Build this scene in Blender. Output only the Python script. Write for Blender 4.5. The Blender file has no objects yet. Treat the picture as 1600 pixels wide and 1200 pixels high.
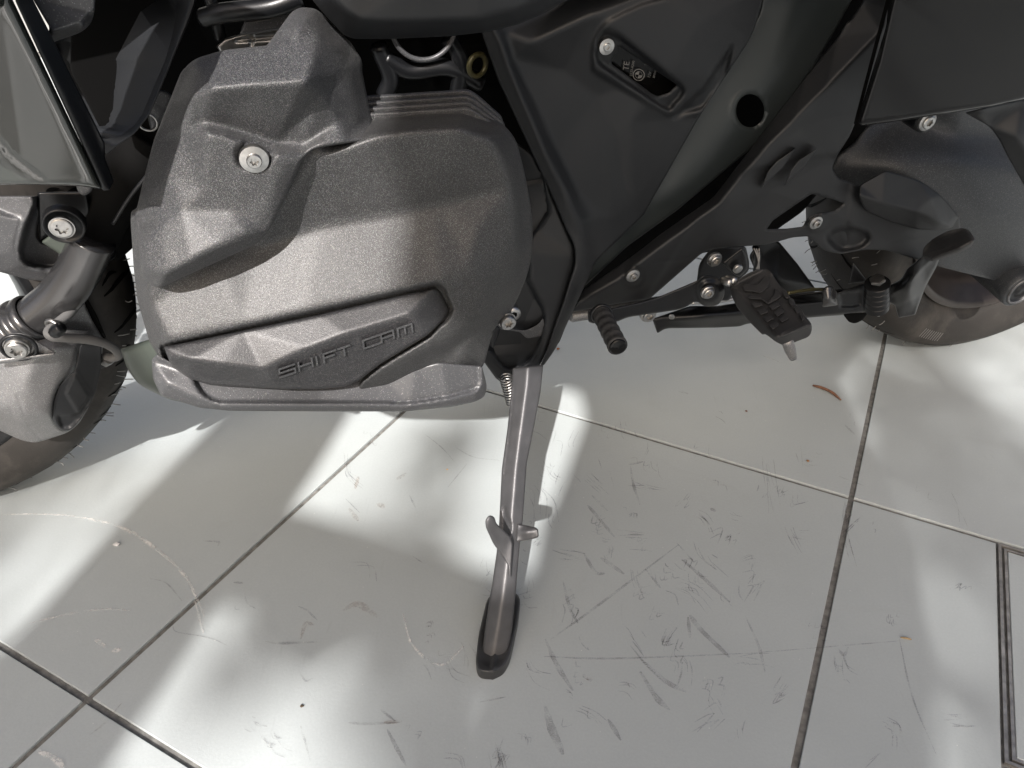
import bpy, math, random
import numpy as np
from mathutils import Vector, Matrix
from mathutils.geometry import delaunay_2d_cdt
random.seed(7)
rng = np.random.default_rng(7)
S = bpy.context.scene
COL = S.collection

# ------------------------------------------------------------ camera, sky, sun
F, CX, CY, H = 1168.0, 800.0, 600.0, 0.621
PITCH = math.atan(775 / F)
cd = bpy.data.cameras.new('camera'); cam = bpy.data.objects.new('camera', cd); COL.objects.link(cam)
cam.location = (0, 0, H); cam.rotation_euler = (math.pi / 2 - PITCH, 0, 0)
cd.sensor_width = 36; cd.lens = F / 1600 * 36; cd.clip_start = 0.02; cd.clip_end = 500
S.camera = cam
SUN = np.array([-0.20, -1.33, 1.0]); SUN /= np.linalg.norm(SUN)
w = bpy.data.worlds.new('World'); S.world = w; w.use_nodes = True
nt = w.node_tree; nt.nodes.clear()
sky = nt.nodes.new('ShaderNodeTexSky'); sky.sky_type = 'NISHITA'; sky.sun_disc = False
sky.sun_elevation = math.asin(SUN[2]); sky.sun_rotation = math.pi + 0.15
sky.air_density = 0.8; sky.dust_density = 6.0; sky.ozone_density = 0.1
bg = nt.nodes.new('ShaderNodeBackground'); bg.inputs[1].default_value = 0.083
wo = nt.nodes.new('ShaderNodeOutputWorld')
nt.links.new(sky.outputs[0], bg.inputs[0]); nt.links.new(bg.outputs[0], wo.inputs[0])
sd = bpy.data.lights.new('sun', 'SUN'); sd.energy = 4.9; sd.angle = math.radians(0.55); sd.color = (1, 0.95, 0.915)
so = bpy.data.objects.new('sun', sd); COL.objects.link(so)
so.rotation_euler = Vector(-SUN).to_track_quat('-Z', 'Y').to_euler(); so.location = (0, -3, 3)
S.view_settings.view_transform = 'Standard'; S.view_settings.look = 'None'
S.view_settings.exposure = 1.1; S.view_settings.gamma = 1

# ------------------------------------------------------------ rays and planes
cP, sP = math.cos(PITCH), math.sin(PITCH)
CAM = np.array([0, 0, H])
def rays(uv):
    uv = np.atleast_2d(np.asarray(uv, float))
    x = (uv[:, 0] - CX) / F; z = -(uv[:, 1] - CY) / F
    return np.c_[x, cP + z * sP, -sP + z * cP]
A_, L_ = 0.29, 0.18
C0 = np.array([0.711, 1.13, 0.0])
LEFT = np.array([math.sin(A_), -math.cos(A_), 0]); D_ = np.array([math.cos(A_), math.sin(A_), 0])
O_ = math.cos(L_) * LEFT - math.sin(L_) * np.array([0, 0, 1.0])     # outwards, the side facing us
U_ = math.cos(L_) * np.array([0, 0, 1.0]) + math.sin(L_) * LEFT
BIKE = (C0, O_)
FLOOR = (np.zeros(3), np.array([0, 0, 1.0]))
def onplane(uv, off, plane=BIKE):
    r = rays(uv); n = plane[1]
    t = (np.asarray(off) - n @ (CAM - plane[0])) / (r @ n)
    return CAM + t[:, None] * r
def P(u, v, L, plane=BIKE): return onplane([(u, v)], [L], plane)[0]
def G(u, v, z=0.0): return onplane([(u, v)], [z], FLOOR)[0]
def px(L_m, u, v, L):            # metres for a length in picture units at that place
    return L_m * np.linalg.norm(P(u, v, L) - CAM) / F * 1.0

# ------------------------------------------------------------ object helpers
WL = {}
def link(name, verts, faces, mat, parent=None, smooth=True, flatmask=None, label=None):
    verts = np.asarray(verts, float)
    c = (verts.min(0) + verts.max(0)) / 2
    me = bpy.data.meshes.new(name)
    me.from_pydata([tuple(x) for x in (verts - c)], [], [tuple(int(i) for i in f) for f in faces])
    if smooth:
        me.polygons.foreach_set('use_smooth', [True] * len(me.polygons))
    me.materials.append(mat); me.update()
    o = bpy.data.objects.new(name, me); COL.objects.link(o)
    WL[o.name] = c
    if parent is not None:
        o.parent = parent; o.location = c - WL[parent.name]
    else: o.location = c
    if label: o['label'] = label
    return o
def empty(name, loc, label, cat):
    o = bpy.data.objects.new(name, None); COL.objects.link(o); o.location = loc; WL[o.name] = np.array(loc, float)
    o.empty_display_size = 0.1; o['label'] = label; o['category'] = cat
    return o
def tag(o, label, cat, group=None):
    o['label'] = label; o['category'] = cat
    if group: o['group'] = group
    return o

def fillet(pts, r=6.0, n=5):
    pts = [tuple(p) for p in pts]; out = []
    N = len(pts)
    for i, p in enumerate(pts):
        rr = p[2] if len(p) > 2 else r
        a = np.array(pts[i - 1][:2], float); b = np.array(p[:2], float); c = np.array(pts[(i + 1) % N][:2], float)
        la, lc = np.linalg.norm(a - b), np.linalg.norm(c - b)
        d = min(rr, la * .48, lc * .48)
        if d < 0.3: out.append(b); continue
        s = b + (a - b) / la * d; e = b + (c - b) / lc * d
        for k in range(n + 1):
            t = k / n; out.append((1 - t) ** 2 * s + 2 * t * (1 - t) * b + t * t * e)
    return np.array(out)
def resample(poly, step):
    out = []
    N = len(poly)
    for i in range(N):
        a, b = poly[i], poly[(i + 1) % N]; L = np.linalg.norm(b - a)
        if L < 1e-6: continue
        n = max(1, int(round(L / step)))
        for k in range(n): out.append(a + (b - a) * k / n)
    out = np.array(out)
    keep = [0]
    for i in range(1, len(out)):
        if np.linalg.norm(out[i] - out[keep[-1]]) > step * .35: keep.append(i)
    return out[keep]
def inside(pts, poly):
    x, y = pts[:, 0], pts[:, 1]; r = np.zeros(len(pts), bool)
    N = len(poly)
    for i in range(N):
        x1, y1 = poly[i - 1]; x2, y2 = poly[i]
        if y1 == y2: continue
        c = ((y1 > y) != (y2 > y)) & (x < (x2 - x1) * (y - y1) / (y2 - y1) + x1)
        r ^= c
    return r
def segdist(pts, line, closed=True):
    d = np.full(len(pts), 1e9); N = len(line)
    for i in range(N if closed else N - 1):
        a, b = line[i], line[(i + 1) % N]; ab = b - a; L2 = ab @ ab + 1e-9
        t = np.clip(((pts - a) @ ab) / L2, 0, 1)
        q = a + t[:, None] * ab - pts
        d = np.minimum(d, (q * q).sum(1))
    return np.sqrt(d)
def gauss(img, s):
    if s < .3: return img
    k = np.arange(-int(3 * s) - 1, int(3 * s) + 2); g = np.exp(-k * k / (2 * s * s)); g /= g.sum(); r = len(k) // 2
    for ax in (0, 1):
        p = np.pad(img, [(r, r) if a == ax else (0, 0) for a in (0, 1)], mode='edge')
        img = np.apply_along_axis(lambda m: np.convolve(m, g, 'valid'), ax, p)
    return img
def interp_ctrl(ctrl, X, Y):
    """piecewise linear surface through (u, v, value) points; a list of points is a crease kept as an edge"""
    pts = []; edges = []; key = {}
    def add(p):
        k = (round(p[0], 1), round(p[1], 1))
        if k not in key: key[k] = len(pts); pts.append(tuple(float(x) for x in p[:3]))
        return key[k]
    for it in ctrl:
        if isinstance(it, list):
            ids = [add(p) for p in it]; edges += [(a, b) for a, b in zip(ids[:-1], ids[1:]) if a != b]
        else: add(it)
    c = np.asarray(pts, float)
    if len(c) == 1: return np.full(X.shape, c[0, 2])
    x0, x1, y0, y1 = X.min() - 60, X.max() + 60, Y.min() - 60, Y.max() + 60
    ext = []
    for q in [(x0, y0), (x1, y0), (x0, y1), (x1, y1), ((x0 + x1) / 2, y0), ((x0 + x1) / 2, y1), (x0, (y0 + y1) / 2), (x1, (y0 + y1) / 2)]:
        d = np.hypot(c[:, 0] - q[0], c[:, 1] - q[1]); wt = 1 / (d + 1) ** 3
        ext.append((q[0], q[1], (wt * c[:, 2]).sum() / wt.sum()))
    c = np.vstack([c, ext])
    vo, _, fo, ov, _, _ = delaunay_2d_cdt([Vector((a, b)) for a, b in c[:, :2]], edges, [], 0, 1e-4)
    C = np.array([(v.x, v.y, 0.) for v in vo]); lost = []
    for i, o in enumerate(ov):
        if o: C[i, 2] = c[o[0], 2]
        else: lost.append(i)
    for i in lost:       # crossing creases: weighted neighbours
        wt = 1 / (np.hypot(*(c[:, :2] - C[i, :2]).T) + 1) ** 2; C[i, 2] = (wt * c[:, 2]).sum() / wt.sum()
    out = np.full(X.shape, np.nan)
    for f in fo:
        (ax, ay, av), (bx, by, bv), (cx, cy, cv) = [C[i] for i in f]
        det = (by - cy) * (ax - cx) + (cx - bx) * (ay - cy)
        if abs(det) < 1e-9: continue
        l1 = ((by - cy) * (X - cx) + (cx - bx) * (Y - cy)) / det
        l2 = ((cy - ay) * (X - cx) + (ax - cx) * (Y - cy)) / det
        l3 = 1 - l1 - l2; e = -1e-6
        m = (l1 >= e) & (l2 >= e) & (l3 >= e)
        out[m] = (l1 * av + l2 * bv + l3 * cv)[m]
    out[np.isnan(out)] = c[:, 2].mean()
    return out

def panel(name, outline, ctrl, mat, parent=None, feats=(), holes=(), step=4, blur=3.0, rnd=(4, .003), thick=.006,
          r=6, plane=BIKE, ext=None, raw=False, label=None):
    """A moulded part: a surface with its own distance and relief, rounded rim, real thickness and a back."""
    ol = fillet(outline, r); ol = resample(ol, step)
    hl = [resample(fillet(h, 4), step) for h in holes]
    x0, y0 = ol.min(0) - 8; x1, y1 = ol.max(0) + 8
    rs = 2.0
    gx = np.arange(x0, x1 + rs, rs); gy = np.arange(y0, y1 + rs, rs); X, Y = np.meshgrid(gx, gy)
    if isinstance(ctrl, (int, float)): ctrl = [(0, 0, ctrl)]
    off = gauss(interp_ctrl(ctrl, X, Y), blur / rs) if len(ctrl) > 1 else interp_ctrl(ctrl, X, Y)
    hgt = np.zeros_like(X); flat = np.c_[X.ravel(), Y.ravel()]
    for f in feats:
        if f[0] == 'poly':
            _, pl, h, soft = f[:4]; pl = fillet(pl, f[4] if len(f) > 4 else 4)
            hgt += h * gauss(inside(flat, pl).reshape(X.shape).astype(float), soft / rs)
        elif f[0] == 'line':
            _, pl, wd, h = f; d = segdist(flat, np.array(pl, float), False).reshape(X.shape)
            hgt += h * np.exp(-(d / wd) ** 2)
        elif f[0] == 'bump':
            _, (bx, by), rr, h = f; d = np.hypot(X - bx, Y - by) / rr
            hgt += h * np.clip(1.25 - d * 1.0, 0, .25) * 4 if rr > 0 else 0
        elif f[0] == 'ring':
            _, (bx, by), rr, wd, h = f; d = np.hypot(X - bx, Y - by)
            hgt += h * np.exp(-((d - rr) / wd) ** 2)
    def samp(img, q):
        fx = np.clip((q[:, 0] - x0) / rs, 0, len(gx) - 1.001); fy = np.clip((q[:, 1] - y0) / rs, 0, len(gy) - 1.001)
        i, j = fx.astype(int), fy.astype(int); a, b = fx - i, fy - j
        return (img[j, i] * (1 - a) * (1 - b) + img[j, i + 1] * a * (1 - b) + img[j + 1, i] * (1 - a) * b + img[j + 1, i + 1] * a * b)
    # interior points, slightly staggered
    X2, Y2 = np.meshgrid(np.arange(x0, x1, step), np.arange(y0, y1, step * .9)); X2 = X2.astype(float)
    X2[1::2] += step / 2
    q = np.c_[X2.ravel(), Y2.ravel()]
    q = q[inside(q, ol)]; dd = segdist(q, ol); lim = step * .55
    extra = []
    if rnd[0] > 1:
        tg = np.roll(ol, -1, 0) - np.roll(ol, 1, 0); tg /= np.linalg.norm(tg, axis=1)[:, None] + 1e-9; nr = np.c_[-tg[:, 1], tg[:, 0]]
        if not inside((ol + nr * .5)[:1], ol)[0] and inside((ol - nr * .5)[:1], ol)[0]: nr = -nr
        if inside(ol + nr * .6, ol).mean() < .5: nr = -nr
        for fr_ in (.14, .38, .68, 1.0):
            dd2 = rnd[0] * fr_; e = ol + nr * dd2; e = e[inside(e, ol)]; e = e[segdist(e, ol) > dd2 * .93]; extra.append(e)
        lim = rnd[0] + step * .5
    q = q[dd > lim]
    if extra: q = np.vstack([q] + extra)
    for h in hl:
        q = q[~inside(q, h)]; q = q[segdist(q, h) > step * .55]
    loops = [ol] + hl
    allp = np.vstack(loops + [q]); edges = []; k = 0
    for lp in loops:
        edges += [(k + i, k + (i + 1) % len(lp)) for i in range(len(lp))]; k += len(lp)
    vo, _, fo, ov, _, _ = delaunay_2d_cdt([Vector((a, b)) for a, b in allp], edges, [], 0, 1e-5)
    V2 = np.array([(a.x, a.y) for a in vo])
    fo = np.array([f for f in fo if len(f) == 3])
    cen = V2[fo].mean(1); keep = inside(cen, ol)
    for h in hl: keep &= ~inside(cen, h)
    fo = fo[keep]
    d = segdist(V2, ol)
    for h in hl: d = np.minimum(d, segdist(V2, h))
    base = onplane(V2, samp(off, V2), plane)
    rr = rays(V2); rn = rr / np.linalg.norm(rr, axis=1)[:, None]
    disp = samp(hgt, V2)
    if rnd[0] > 0:
        x = np.clip(1 - d / rnd[0], 0, 1); disp = disp - rnd[1] * (1 - np.sqrt(np.clip(1 - x * x, 0, 1)))
    W = base - rn * disp[:, None]
    verts = [W]; faces = []
    # orient towards camera
    tri = W[fo]; nn = np.cross(tri[:, 1] - tri[:, 0], tri[:, 2] - tri[:, 0]); fl = (nn * (CAM - tri[:, 0])).sum(1) < 0
    fo[fl] = fo[fl][:, ::-1]
    faces += fo.tolist()
    # skirt from boundary edges
    from collections import defaultdict
    cnt = {}
    for a, b, c in fo.tolist():
        for e in ((a, b), (b, c), (c, a)): cnt[e] = 1
    be = [e for e in cnt if (e[1], e[0]) not in cnt]
    bv = sorted({i for e in be for i in e}); m = {v: i for i, v in enumerate(bv)}
    n0 = len(W); bw = W[bv]
    dirv = rn[bv] if ext is None else np.tile(np.asarray(ext, float) / np.linalg.norm(ext), (len(bv), 1))
    back = bw + dirv * thick
    verts += [bw, back]; nb = len(bv)
    for a, b in be: faces.append((n0 + m[b], n0 + m[a], n0 + nb + m[a], n0 + nb + m[b]))
    # back cap: coarse triangulation of boundary loops
    lv = V2[bv]; es = [(m[a], m[b]) for a, b in be]
    vo2, _, f2, ov2, _, _ = delaunay_2d_cdt([Vector((a, b)) for a, b in lv], es, [], 0, 1e-5)
    V3 = np.array([(a.x, a.y) for a in vo2])
    base_i = n0 + 2 * nb; verts.append(back[[o[0] for o in ov2]])
    for f in f2:
        c = V3[list(f)].mean(0)[None]
        if inside(c, ol)[0] and not any(inside(c, h)[0] for h in hl):
            faces.append(tuple(base_i + i for i in f))
    return link(name, np.vstack(verts), faces, mat, parent, label=label)

def catmull(pts, n=8):
    pts = np.array(pts, float)
    if len(pts) < 3: return np.array([pts[0] + (pts[1] - pts[0]) * k / n for k in range(n + 1)])
    Q = np.vstack([2 * pts[0] - pts[1], pts, 2 * pts[-1] - pts[-2]]); out = []
    for i in range(1, len(Q) - 2):
        for k in range(n):
            t = k / n; out.append(.5 * ((2 * Q[i]) + (-Q[i - 1] + Q[i + 1]) * t + (2 * Q[i - 1] - 5 * Q[i] + 4 * Q[i + 1] - Q[i + 2]) * t * t + (-Q[i - 1] + 3 * Q[i] - 3 * Q[i + 1] + Q[i + 2]) * t ** 3))
    out.append(Q[-2]); return np.array(out)
def tube_geo(path, rad, seg=16, caps=True):
    path = np.array(path, float); n = len(path)
    rad = np.full(n, rad) if np.isscalar(rad) else np.interp(np.linspace(0, 1, n), np.linspace(0, 1, len(rad)), rad)
    T = np.gradient(path, axis=0); T /= np.linalg.norm(T, axis=1)[:, None]
    ref = np.array([0, 0, 1.0]) if abs(T[0][2]) < .9 else np.array([1.0, 0, 0])
    u = np.cross(T[0], ref); u /= np.linalg.norm(u); V = []; Fc = []
    for i in range(n):
        u = u - T[i] * (u @ T[i]); u /= np.linalg.norm(u); v = np.cross(T[i], u)
        for k in range(seg):
            a = 2 * math.pi * k / seg; V.append(path[i] + rad[i] * (math.cos(a) * u + math.sin(a) * v))
    for i in range(n - 1):
        for k in range(seg):
            a, b = i * seg + k, i * seg + (k + 1) % seg; Fc.append((a, b, b + seg, a + seg))
    if caps:
        V.append(path[0]); V.append(path[-1]); c0, c1 = len(V) - 2, len(V) - 1
        for k in range(seg):
            Fc.append((c0, (k + 1) % seg, k)); Fc.append((c1, (n - 1) * seg + k, (n - 1) * seg + (k + 1) % seg))
    return np.array(V), Fc
def tube(name, pts, rad, mat, parent=None, seg=16, n=8, smooth=True, label=None):
    parent = parent or bike
    V, Fc = tube_geo(catmull(pts, n), rad, seg); return link(name, V, Fc, mat, parent, smooth, label=label)
def frame_of(ax):
    ax = np.array(ax, float); ax /= np.linalg.norm(ax)
    u = np.cross(ax, [0, 0, 1.0]) if abs(ax[2]) < .9 else np.cross(ax, [1.0, 0, 0]); u /= np.linalg.norm(u)
    return u, np.cross(u, ax) * -1, ax
def lathe(name, c, ax, prof, mat, parent=None, seg=40, smooth=True, label=None, close=False):
    """prof: (along axis, radius)"""
    u, v, a = frame_of(ax); V = []; Fc = []
    for (h, r) in prof:
        for k in range(seg):
            t = 2 * math.pi * k / seg; V.append(np.array(c) + a * h + r * (math.cos(t) * u + math.sin(t) * v))
    for i in range(len(prof) - 1 if not close else len(prof)):
        for k in range(seg):
            j = (i + 1) % len(prof); Fc.append((i * seg + k, i * seg + (k + 1) % seg, j * seg + (k + 1) % seg, j * seg + k))
    return link(name, V, Fc, mat, parent, smooth, label=label)
def bolt(c, r, parent, mat, ax=O_, flange=1.0, head=.62, hh=.5, name='bolt', sock=True, label=None):
    """button head bolt on a flange with a six-lobed socket"""
    u, v, a = frame_of(ax); c = np.array(c); seg = 36; V = []; Fc = []
    def ring(h, rad):
        b = len(V)
        for k in range(seg):
            t = 2 * math.pi * k / seg
            q = rad(t) if callable(rad) else rad
            V.append(c + a * h * r + q * r * (math.cos(t) * u + math.sin(t) * v))
        return b
    star = lambda s: (lambda t: s * (1 + .2 * math.cos(6 * t)))
    rs = [(-.3, flange), (.0, flange), (.08, flange * .97), (.16, head * 1.12), (.17, head), (.17, head), (hh * .8, head), (hh, head * .88), (hh, head * .86)]
    if sock: rs += [(hh, star(head * .52)), (hh, star(head * .5)), (hh * .35, star(head * .46)), (hh * .35, .01)]
    else: rs += [(hh * 1.05, head * .5), (hh * 1.05, .01)]
    bs = [ring(*q) for q in rs]
    for i in range(len(bs) - 1):
        for k in range(seg): Fc.append((bs[i] + k, bs[i] + (k + 1) % seg, bs[i + 1] + (k + 1) % seg, bs[i + 1] + k))
    o = link(name, V, Fc, mat, parent, True, label=label)
    md = o.modifiers.new('edge', 'EDGE_SPLIT'); md.split_angle = math.radians(38)
    return o
def arrow_uv(pts): return pts

# ------------------------------------------------------------ materials
def mat(name, base, rough=.5, metal=0., spec=.5, bump=0., bscale=900., flake=0., fcol=(.5, .5, .5), fscale=2600., var=.0, vscale=30., coat=0., dust=0.):
    m = bpy.data.materials.new(name); m.use_nodes = True; t = m.node_tree; N = t.nodes; Lk = t.links
    b = N['Principled BSDF']; b.inputs['Base Color'].default_value = (*base, 1); b.inputs['Roughness'].default_value = rough
    b.inputs['Metallic'].default_value = metal; b.inputs['Specular IOR Level'].default_value = spec
    b.inputs['Coat Weight'].default_value = coat; b.inputs['Coat Roughness'].default_value = .06
    tc = N.new('ShaderNodeTexCoord'); col = None
    def mix(fac, a, bb):
        x = N.new('ShaderNodeMix'); x.data_type = 'RGBA'
        if isinstance(fac, float): x.inputs[0].default_value = fac
        else: Lk.new(fac, x.inputs[0])
        for i, q in ((6, a), (7, bb)):
            if isinstance(q, tuple): x.inputs[i].default_value = (*q, 1)
            else: Lk.new(q, x.inputs[i])
        return x.outputs[2]
    def noise(sc, det=3., rg=.5):
        n = N.new('ShaderNodeTexNoise'); n.inputs['Scale'].default_value = sc; n.inputs['Detail'].default_value = det; n.inputs['Roughness'].default_value = rg
        Lk.new(tc.outputs['Object'], n.inputs['Vector']); return n.outputs['Fac']
    def ramp(v, a, c, lo=0., hi=1.):
        r = N.new('ShaderNodeMapRange'); Lk.new(v, r.inputs[0]); r.inputs[1].default_value = a; r.inputs[2].default_value = c
        r.inputs[3].default_value = lo; r.inputs[4].default_value = hi; return r.outputs[0]
    col = base
    if var: col = mix(ramp(noise(vscale, 4.), .35, .7), tuple(x * (1 - var) for x in base), tuple(x * (1 + var) for x in base))
    if dust: col = mix(ramp(noise(14., 5., .65), .48, .8, 0., dust), col, (.28, .25, .22))
    if flake:
        v = N.new('ShaderNodeTexVoronoi'); v.inputs['Scale'].default_value = fscale; Lk.new(tc.outputs['Object'], v.inputs['Vector'])
        sx = N.new('ShaderNodeSeparateColor'); Lk.new(v.outputs['Color'], sx.inputs[0])
        f1 = ramp(sx.outputs[2], 1 - flake, 1.0, 0., 1.)
        vc = N.new('ShaderNodeTexVoronoi'); vc.inputs['Scale'].default_value = fscale * .7; Lk.new(tc.outputs['Object'], vc.inputs['Vector'])
        hs_ = N.new('ShaderNodeHueSaturation'); hs_.inputs['Saturation'].default_value = .35; hs_.inputs['Value'].default_value = fcol[0] * 1.6; Lk.new(vc.outputs['Color'], hs_.inputs['Color'])
        fc = mix(.5, fcol, hs_.outputs[0])
        col = mix(f1, col, fc)
        f2 = ramp(sx.outputs[1], .0, 1., rough * .8, min(1, rough * 1.15)); Lk.new(f2, b.inputs['Roughness'])
    if not isinstance(col, tuple): Lk.new(col, b.inputs['Base Color'])
    if bump:
        bn = N.new('ShaderNodeBump'); bn.inputs['Strength'].default_value = bump; bn.inputs['Distance'].default_value = .0004
        Lk.new(noise(bscale, 2., .6), bn.inputs['Height']); Lk.new(bn.outputs[0], b.inputs['Normal'])
    return m
M = dict(
    cover=mat('engine_grey', (.0225, .0228, .0235), .5, .1, .40, bump=.4, bscale=1500, flake=.26, fcol=(.13, .132, .132), fscale=3900, var=.06),
    coil=mat('coil_grey', (.027, .0275, .029), .5, .1, .4, bump=.5, bscale=1600, flake=.24, fcol=(.16, .16, .16), fscale=4200, var=.05),
    insertm=mat('insert_grey', (.019, .019, .0205), .45, .1, .45, bump=.4, bscale=1600, flake=.14, fcol=(.11, .11, .11), fscale=3400, var=.05),
    guard=mat('guard_grey', (.052, .053, .056), .42, .2, .5, bump=.3, bscale=1200, flake=.06, fcol=(.2, .2, .2), var=.05),
    grey=mat('grey_plastic', (.05, .05, .053), .5, 0, .4, bump=.3, bscale=1200, var=.08, dust=.03),
    plastic=mat('black_plastic', (.0080, .0090, .0105), .48, 0, .32, bump=.25, bscale=1500, var=.12, vscale=8, dust=.012),
    plastic2=mat('dark_plastic', (.0105, .0115, .0130), .50, 0, .32, bump=.2, bscale=1400, var=.1, dust=.01),
    satin=mat('satin_paint', (.013, .016, .0165), .42, .0, .4, var=.08, vscale=6, dust=.01),
    gloss=mat('gloss_black', (.004, .004, .0042), .1, 0, .2, dust=.006),
    fairing=mat('fairing_paint', (.022, .025, .022), .12, 0, .6, coat=.6, dust=.04),
    black=mat('shadow_black', (.002, .002, .002), .8, 0, .08),  # shade inside the machine put into the colour; also plain black parts
    metalblack=mat('black_metal', (.007, .0075, .0085), .34, .2, .4, bump=.15, bscale=700),
    steel=mat('zinc_steel', (.36, .355, .345), .36, 1., .5, var=.12, vscale=300, bump=.1),
    alu=mat('cast_aluminium', (.155, .155, .157), .42, .5, .5, bump=.5, bscale=1100, flake=.12, fcol=(.4, .39, .38), fscale=2600, var=.1, dust=.06),
    stand=mat('stand_grey', (.075, .075, .078), .46, .55, .5, bump=.5, bscale=1300, var=.12, vscale=60, dust=.05),
    footm=mat('foot_grey', (.055, .057, .059), .42, .5, .5, bump=.4, bscale=900, var=.2, dust=.05),
    forkm=mat('fork_grey', (.022, .022, .023), .25, .25, 1.0, bump=.12, bscale=900, dust=.03),
    rubber=mat('rubber', (.024, .0245, .0255), .6, 0, .3, bump=.3, bscale=500, var=.15, vscale=40, dust=.03),
    tyre=mat('tyre', (.024, .022, .020), .65, 0, .3, bump=.4, bscale=400, var=.2, vscale=18, dust=.2),
    hose=mat('hose', (.085, .085, .085), .65, 0, .3, bump=.2, bscale=300, dust=.1),
    hair=mat('hair', (.2, .2, .19), .6),
    housing=mat('housing', (.024, .027, .031), .5, .2, .45, bump=.5, bscale=1400, flake=.16, fcol=(.09, .095, .1), fscale=1800),
    duct=mat('duct', (.035, .042, .035), .35, 0, .4),
    rim=mat('rim', (.05, .042, .038), .35, .6, .5, dust=.15),
    print_=mat('print_grey', (.16, .155, .15), .6),
    olive=mat('olive', (.07, .065, .03), .4, .3),
)
print('helpers ok')

# ------------------------------------------------------------ the floor
def floormat(name, base, tint, seed):
    m = bpy.data.materials.new(name); m.use_nodes = True; t = m.node_tree; N = t.nodes; Lk = t.links; b = N['Principled BSDF']
    ge = N.new('ShaderNodeNewGeometry'); mp = N.new('ShaderNodeMapping'); Lk.new(ge.outputs['Position'], mp.inputs[0]); mp.inputs['Location'].default_value = (seed, seed * .7, 0)
    def noise(sc, det, rg, vec=None, dist=0.):
        n = N.new('ShaderNodeTexNoise'); n.inputs['Scale'].default_value = sc; n.inputs['Detail'].default_value = det; n.inputs['Roughness'].default_value = rg
        n.inputs['Distortion'].default_value = dist; Lk.new(vec or mp.outputs[0], n.inputs['Vector']); return n.outputs['Fac']
    def rmp(v, a, c, lo, hi):
        r = N.new('ShaderNodeMapRange'); Lk.new(v, r.inputs[0])
        for i, q in enumerate((a, c, lo, hi)): r.inputs[i + 1].default_value = q
        return r.outputs[0]
    def mix(f, a, c):
        x = N.new('ShaderNodeMix'); x.data_type = 'RGBA'; Lk.new(f, x.inputs[0])
        for i, q in ((6, a), (7, c)):
            if isinstance(q, tuple): x.inputs[i].default_value = (*q, 1)
            else: Lk.new(q, x.inputs[i])
        return x.outputs[2]
    c = mix(rmp(noise(2.6, 6., .62), .35, .68, 0, 1), tuple(x * .93 for x in base), tuple(x * 1.05 for x in base))
    c = mix(rmp(noise(420., 3., .6), .3, .7, 0, .22), c, tuple(x * .72 for x in base))
    c = mix(rmp(noise(9., 7., .7, dist=1.2), .58, .85, 0, .30), c, tint)
    # fine directional rubbing marks
    ms = N.new('ShaderNodeMapping'); Lk.new(ge.outputs['Position'], ms.inputs[0]); ms.inputs['Rotation'].default_value = (0, 0, .9); ms.inputs['Scale'].default_value = (160, 14, 1)
    mk = N.new('ShaderNodeMath'); mk.operation = 'MULTIPLY'
    Lk.new(rmp(noise(1., 3., .6, ms.outputs[0], .8), .62, .8, 0, 1), mk.inputs[0]); Lk.new(rmp(noise(5., 3., .6), .5, .7, 0, .28), mk.inputs[1])
    c = mix(mk.outputs[0], c, (.17, .17, .17))
    # tiny pale and dark specks
    vo = N.new('ShaderNodeTexVoronoi'); vo.inputs['Scale'].default_value = 55; Lk.new(mp.outputs[0], vo.inputs['Vector'])
    c = mix(rmp(vo.outputs['Distance'], .02, .035, .5, 0), c, (.75, .73, .68))
    Lk.new(c, b.inputs['Base Color'])
    Lk.new(rmp(noise(7., 5., .6), .3, .7, .36, .52), b.inputs['Roughness']); b.inputs['Specular IOR Level'].default_value = .45
    bn = N.new('ShaderNodeBump'); bn.inputs['Strength'].default_value = .22; bn.inputs['Distance'].default_value = .0006
    Lk.new(noise(330., 4., .6), bn.inputs['Height']); Lk.new(bn.outputs[0], b.inputs['Normal'])
    return m
TM = floormat('tile_stone', (.380, .412, .415), (.29, .30, .29), 3.1)
GM = mat('grout', (.15, .148, .138), .85, bump=.8, bscale=500, var=.35, vscale=120)
ground = link('ground', [(-60, -60, -.0035), (60, -60, -.0035), (60, 60, -.0035), (-60, 60, -.0035)], [(0, 1, 2, 3)], GM)
ground['kind'] = 'structure'
floor = link('floor', [(-7, -5, -.0032), (7, -5, -.0032), (7, 9, -.0032), (-7, 9, -.0032)], [(0, 1, 2, 3)], GM); floor['kind'] = 'structure'
Q = G(1330, 779); th = math.radians(62.5); E1 = np.array([math.cos(th), math.sin(th), 0]); E2 = np.array([math.sin(th), -math.cos(th), 0])
S1, S2, J = .6118, .5883, .0064
def slab_mesh(a, b, ch=.0005, hh=.0032):
    V = []; x, y = a / 2, b / 2
    for (dx, z) in ((0, -hh), (0, -ch), (ch, 0)):
        V += [(-x + dx, -y + dx, z), (x - dx, -y + dx, z), (x - dx, y - dx, z), (-x + dx, y - dx, z)]
    Fc = [(8, 9, 10, 11)]
    for r in (0, 4):
        for k in range(4): Fc.append((r + k, r + (k + 1) % 4, r + 4 + (k + 1) % 4, r + 4 + k))
    me = bpy.data.meshes.new('tile'); me.from_pydata(V, [], Fc); me.materials.append(TM); return me
BASIS = Matrix(((E2[0], E1[0], 0, 0), (E2[1], E1[1], 0, 0), (0, 0, 1, 0), (0, 0, 0, 1)))
def put_tile(me, c, name='tile', parent=floor):
    o = bpy.data.objects.new(name, me); COL.objects.link(o); o.parent = parent
    o.matrix_local = Matrix.Translation(Vector(c) - Vector(WL[parent.name])) @ BASIS; return o
std = slab_mesh(S2 - J, S1 - J)
bx0 = (G(1558, 843) - Q) @ E2; bx1 = (G(1574, 1196) - Q) @ E1    # the floor box starts bx0 along and ends bx1 (negative) down
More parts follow.
